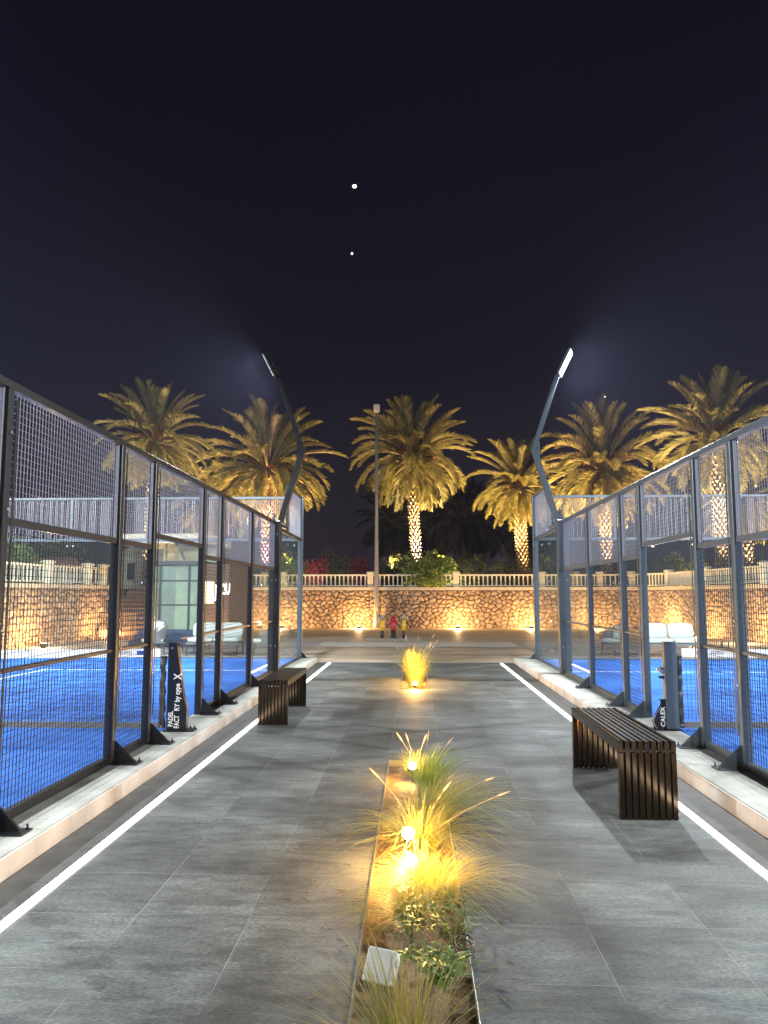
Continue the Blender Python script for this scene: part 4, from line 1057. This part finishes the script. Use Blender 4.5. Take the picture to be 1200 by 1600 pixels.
h = MB().lathe([(.14, .34), (.14, .38), (.10, .39), (.10, .72), (.13, .73), (.13, .77), (.10, .80), (.05, .87), (.03, .88), (.03, .92)], -.87, 31.2, 14).build('barrel', M['red'], root, True)
mb = MB()
for dx, dy in ((.19, 0), (-.19, 0), (0, -.18)): mb.tube([(-.87, 31.2, .60), (-.87+dx, 31.2+dy, .60)], [.055, .055], 10)
mb.build_each('outlet', M['red'], h)
def bollard(x, label):
    root = empty('bollard', (x, 31.2, 0), label, 'bollard', 'bollards guarding the hydrant')
    MB().lathe([(.075, 0), (.075, .30)], x, 31.2, 14).build('lower_tube', M['dark'], root, True)
    MB().lathe([(.0752, .301), (.0752, .72)], x, 31.2, 14).build('yellow_band', M['yellow'], root, True)
    MB().lathe([(.075, .721), (.075, .9), (.05, .94), (.02, .95)], x, 31.2, 14).build('cap_tube', M['pole'], root, True)
bollard(-1.31, 'yellow banded bollard left of the red hydrant'); bollard(-.44, 'yellow banded bollard right of the red hydrant')

# ------------------------------------------------------------------ lounge furniture beyond the courts
def cushion(mb, c, sx, sy, sz, rx=0, rz=0):
    n = 6; base = len(mb.v); Mx = Matrix.Translation(c) @ Matrix.Rotation(rz, 4, 'Z') @ Matrix.Rotation(rx, 4, 'X')
    for j in range(9):
        ph = math.pi*j/8 - math.pi/2
        for i in range(20):
            th = 2*math.pi*i/20; f = lambda v, p: math.copysign(abs(v)**p, v)
            x = f(math.cos(th), .3)*f(math.cos(ph), .35)*sx/2; y = f(math.sin(th), .3)*f(math.cos(ph), .35)*sy/2; z = f(math.sin(ph), .55)*sz/2
            mb.v.append(tuple(Mx @ Vector((x, y, z))))
    for j in range(8):
        for i in range(20):
            a = base+j*20+i; c2 = base+j*20+(i+1) % 20; mb.f.append((a, c2, c2+20, a+20))
def sofa(x0, x1, y, label):
    root = empty('sofa', ((x0+x1)/2, y, 0), label, 'sofa', 'cushioned sofas beyond the courts')
    W = x1-x0; hw = W/2
    fr = MB(); fr.bar((x0, y-.36, .36), (x1, y-.36, .36), .04); fr.bar((x0, y+.36, .36), (x1, y+.36, .36), .04); fr.bar((x0+.02, y-.34, .36), (x0+.02, y+.34, .36), .04); fr.bar((x1-.02, y-.34, .36), (x1-.02, y+.34, .36), .04)
    fr.box(x0+.03, x1-.03, y-.33, y+.33, .37, .385); fr.bar((x0+.02, y+.38, .37), (x0+.02, y+.46, .86), .035); fr.bar((x1-.02, y+.38, .37), (x1-.02, y+.46, .86), .035); fr.bar((x0+.02, y+.46, .85), (x1-.02, y+.46, .85), .03)
    fr.build('frame', M['weave'], root)
    for sx in (x0+.03, x1-.03):
        for sy in (-.34, .34): MB().tube([(sx, y+sy, .34), (sx, y+sy*1.08, 0)], [.02, .014], 8).build('leg', M['darkframe'], root)
    for k in range(2):
        cx = x0+hw*(k+.5); mb = MB(); cushion(mb, (cx, y-.02, .455), hw-.02, .74, .14); mb.build('seat_cushion', M['cushion'], root, True)
        mb = MB(); cushion(mb, (cx, y+.32, .70), hw-.02, .16, .46, R(-12)); mb.build('back_cushion', M['cushion'], root, True)
    return root
def armchair(x, y, rz, label):
    root = empty('armchair', (x, y, 0), label, 'armchair', 'woven armchairs beyond the courts')
    sh = MB(); n = 18
    for i in range(n+1):
        a = math.pi*(-.12 + 1.24*i/n); k = math.sin(max(0, min(math.pi, a))); 
        for r, z in ((.30, .36), (.33, .50), (.36, .60+.12*k), (.385, .66+.24*k)): sh.v.append((r*math.cos(a), r*.95*math.sin(a)+.02, z))
        for r, z in ((.275, .36), (.305, .50), (.335, .60+.12*k), (.36, .66+.24*k)): sh.v.append((r*math.cos(a), r*.95*math.sin(a)+.02, z))
    for i in range(n):
        for j in range(3):
            a = i*8+j; sh.f += [(a, a+1, a+9, a+8), (a+12, a+13, a+5, a+4)]
        sh.f += [(i*8+3, i*8+7, i*8+15, i*8+11)]
    sh.build('woven_back', M['weave'], root, True, world=False)
    mb = MB(); cushion(mb, (0, -.03, .43), .56, .56, .12); mb.build('seat_cushion', M['cushion'], root, True, world=False)
    mb = MB(); cushion(mb, (0, .22, .66), .48, .13, .38, R(-14)); mb.build('back_cushion', M['cushion'], root, True, world=False)
    MB().cbox(-.28, .28, -.28, .28, .335, .37, .01).build('seat_frame', M['weave'], root, world=False)
    for sx in (-.24, .24):
        for sy in (-.24, .24): MB().tube([(sx, sy, .34), (sx*1.15, sy*1.15, 0)], [.018, .012], 8).build('leg', M['darkframe'], root, world=False)
    root.rotation_euler.z = rz
    return root
sofa(-6.5, -5.0, 22.2, 'pale cushioned sofa behind the left court')
armchair(-7.6, 22.3, R(-60), 'woven armchair left of the pale sofa')
armchair(-4.35, 22.2, R(-75), 'woven armchair right of the pale sofa, facing it')
armchair(-8.55, 25.3, R(10), 'woven armchair in the far left of the lounge')
sofa(6.45, 7.95, 22.2, 'pale cushioned sofa behind the right court')
armchair(5.75, 22.6, R(-60), 'woven armchair left of the right sofa')
# low coffee tables
def table(x, y, label):
    root = empty('coffee_table', (x, y, 0), label, 'table', 'low tables in the lounges')
    MB().cbox(x-.4, x+.4, y-.3, y+.3, .36, .40, .008).build('tabletop', M['timber_top'], root)
    for sx in (-.35, .35):
        for sy in (-.25, .25): MB().box(x+sx-.015, x+sx+.015, y+sy-.015, y+sy+.015, 0, .359).build('leg', M['darkframe'], root)
table(-6.9, 24.3, 'low timber table between the kiosk and the pale sofa')
table(8.9, 23.6, 'low timber table right of the right sofa')

# ------------------------------------------------------------------ timber kiosk, steps, small house, hut
kx0, kx1, kxm, ky = -9.35, -6.55, -7.45, 27.0
root = empty('kiosk', (-7.95, 28, 0), 'timber and glass kiosk with lit letters and a pale canopy', 'kiosk')
mb = MB()
for k in range(16): mb.cbox(kxm, kx1, ky, 30, .02+k*.175, .02+k*.175+.17, .004)
mb.box(kxm+.02, kx1-.02, ky+.02, 29.98, 0, 2.8); mb.build('timber_wall', M['timber'], root)
MB().box(kx0+.05, kxm-.02, 29.7, 29.95, 0, 2.75).build('rear_wall', M['plaster'], root)
MB().box(kx0-.1, kxm-.001, ky-.12, 30.1, 2.78, 2.92).build('lower_roof', M['darkframe'], root)
MB().box(kx0-.9, kx1-.75, ky-.5, 30.3, 3.55, 3.86).build('canopy', M['plaster'], root)
mb = MB().box(kx0-.1, kxm, 28.6, 28.75, 2.93, 3.54); mb.build('clerestory', M['plaster'], root)
fr = MB()
for x in (kx0, kx0+.32, kx0+1.35, kxm-.06): fr.box(x, x+.07, ky-.04, ky+.04, 0, 2.779)
for z in (.02, 1.35, 2.2): fr.box(kx0+.071, kxm-.061, ky-.02, ky+.02, z, z+.05)
fr.bar((kx0+1.0, ky-.2, 3.5), (kx0+1.25, ky-.2, 2.95), .07); fr.bar((kx0+1.0, ky-.2, 3.5), (kx0+.9, ky-.2, 3.54), .07)
for x in (kx0+.1, kx0+.5, kx0+1.75): fr.box(x, x+.05, ky-.03, ky+.03, 2.921, 3.549)
fr.build('frame', M['darkframe'], root)
MB().tube([(kx0+.16, ky-.3, 0), (kx0+.16, ky-.3, 3.55)], .035, 10).build('column', M['netband'], root)
for a, c in ((kx0+.071, kx0+.319), (kx0+.391, kx0+1.349), (kx0+1.421, kxm-.061)):
    MB().box(a, c, ky-.008, ky+.008, .071, 2.75).build('glass_pane', M['greenglass'], root)
t = MB(); text(t, 'J', .58, (-7.04, ky-.06, 1.68), (1, 0, 0), (0, 0, 1), .012, .8); text(t, '2U', .52, (-6.76, ky-.06, 1.76), (1, 0, 0), (0, 0, 1), .012, .42)
t.build('lit_letters', M['sign'], root)
MB().cbox(-7.38, -7.07, ky-.09, ky-.01, 1.42, 2.2, .01).build('menu_board', M['menu'], root)
light('lamp_light', 'AREA', ((kx0+kxm)/2, 28.3, 2.7), 5, (.85, 1, .9), root, 1.2, 1.2, aim=(0, 0, -1))
light('lamp_light', 'AREA', ((kx0+kxm)/2, ky-.2, 2.97), 7, (1, .95, .75), root, 1.4, .1, aim=(0, .4, 1))
light('lamp_light', 'AREA', ((kxm+kx1)/2, ky-.5, .05), 45, (1, .6, .25), root, .8, .08, aim=(0, .4, 1))
pl = MB()
for k in range(3): pl.cbox(kx0-.2, kxm+.1, 25.6+k*.42, 26.9, .02+k*.17, .02+k*.17+.165, .006)
single('deck_steps', pl, M['darkblue'], 'navy blue timber steps in front of the kiosk glass', 'steps', (-8.4, 26.2, 0))
root = empty('staircase', (-11.4, 31.5, 0), 'concrete staircase climbing between the left wall and the kiosk', 'staircase')
st = MB(); nz = MB()
for k in range(12):
    z = .17*(k+1); y = 29.2+.33*k; st.box(-12.3, -10.5, y, 33.4, z-.17 if k else 0, z); nz.box(-12.2, -10.6, y-.012, y-.001, z-.03, z-.008)
st.build('steps', M['timber'], root); nz.build('step_nosing', M['timber_top'], root)
rl = MB()
for i in range(17):
    x = -12.25+i*.105; rl.box(x, x+.025, 28.9, 28.925, .0, .98)
rl.box(-12.3, -10.5, 28.895, 28.93, .981, 1.02); rl.build('railing', M['timber_top'], root)
light('lamp_light', 'AREA', (-11.6, 29.05, .35), 14, (1, .6, .25), root, 1.2, .06, aim=(0, 1, .5))
root = empty('white_house', (-16, 46, 2), 'small white house with dark windows above the steps', 'house')
MB().box(-17.4, -14.6, 45, 48, 2, 4.1).build('wall', M['cream'], root)
MB().prism([(-17.7, 4.1), (-14.3, 4.1), (-16, 4.9)], 'y', 44.8, 48.2).build('roof', M['plaster'], root)
for x in (-17.0, -15.9, -15.2): MB().box(x, x+.45, 44.96, 44.995, 2.6, 3.6).build('window', M['darkframe'], root)
root = empty('hut', (-14.1, 29.2, 2), 'low hut with a brown thatched roof above the left wall', 'hut')
MB().box(-15.0, -13.5, 28.2, 30.0, 2.0, 2.75).build('wall', M['plaster'], root)
MB().prism([(27.9, 2.75), (30.3, 2.75), (29.4, 3.15), (28.7, 3.15)], 'x', -15.3, -13.2).build('roof', M['roofbrown'], root)

# ------------------------------------------------------------------ far lamps, bright dots in the sky
def far_lamp(x, y, z, H, label):
    root = empty('street_lamp', (x, y, 2), label, 'street lamp', 'far street lamps')
    MB().tube([(x, y, 2), (x, y, z)], .07, 8).build('pole', M['pole'], root)
    MB().tube([(x, y, z), (x+.5, y, z+.12)], .05, 8).build('arm', M['pole'], root)
    MB().lathe([(.05, z+.02), (.14, z+.05), (.16, z+.12), (.05, z+.2)], x+.55, y, 10).build('lamp_head', M['farlamp'], root)
far_lamp(27.0, 90, 7.2, 5, 'distant lit street lamp seen through the right court opening')
far_lamp(12.3, 95, 6.8, 5, 'distant lit street lamp left of the golden palm trunk')
far_lamp(14.7, 88, 9.0, 5, 'distant lit street lamp right of the golden palm trunk')
far_lamp(24.0, 96, 7.5, 5, 'faint distant street lamp behind the right mesh')
def ball(name, c, r, m, label, cat, sq=(1, 1, 1)):
    mb = MB().lathe([(r*math.sin(math.pi*k/10)+.001, -r*math.cos(math.pi*k/10)) for k in range(11)], 0, 0, 16)
    mb.v = [(p[0]*sq[0], p[1]*sq[1], p[2]*sq[2]) for p in mb.v]
    o = mb.build(name, m, None, True); o.location = c; tag(o, label, cat); return o
ball('upper_dot', (-40.2, 500, 280.9), 1.35, M['upper_dot'], 'small bright dot high in the sky, above the other light', 'upper_dot', (1.15, 1, .85))
ball('sky_dot', (-41.7, 500, 232.7), .75, M['star'], 'small white dot below the upper dot in the sky', 'sky_dot')
ball('sky_dot', (125.6, 500, 131.2), .55, M['star'], 'tiny star above the palm right of the right floodlight', 'sky_dot')

# ------------------------------------------------------------------ night haze lit by the floodlights
if HAZE:
    hz = MB().box(-70, 70, -12, 130, -1.2, 60).build('haze', M['ground'], None, kind='stuff')
    m = bpy.data.materials.new('haze'); m.use_nodes = True; n = m.node_tree.nodes; n.clear()
    o = n.new('ShaderNodeOutputMaterial'); v = n.new('ShaderNodeVolumePrincipled'); v.inputs['Density'].default_value = HAZE; v.inputs['Color'].default_value = (.56, .60, 1, 1); v.inputs['Anisotropy'].default_value = .2
    m.node_tree.links.new(v.outputs[0], o.inputs['Volume']); hz.data.materials[0] = m
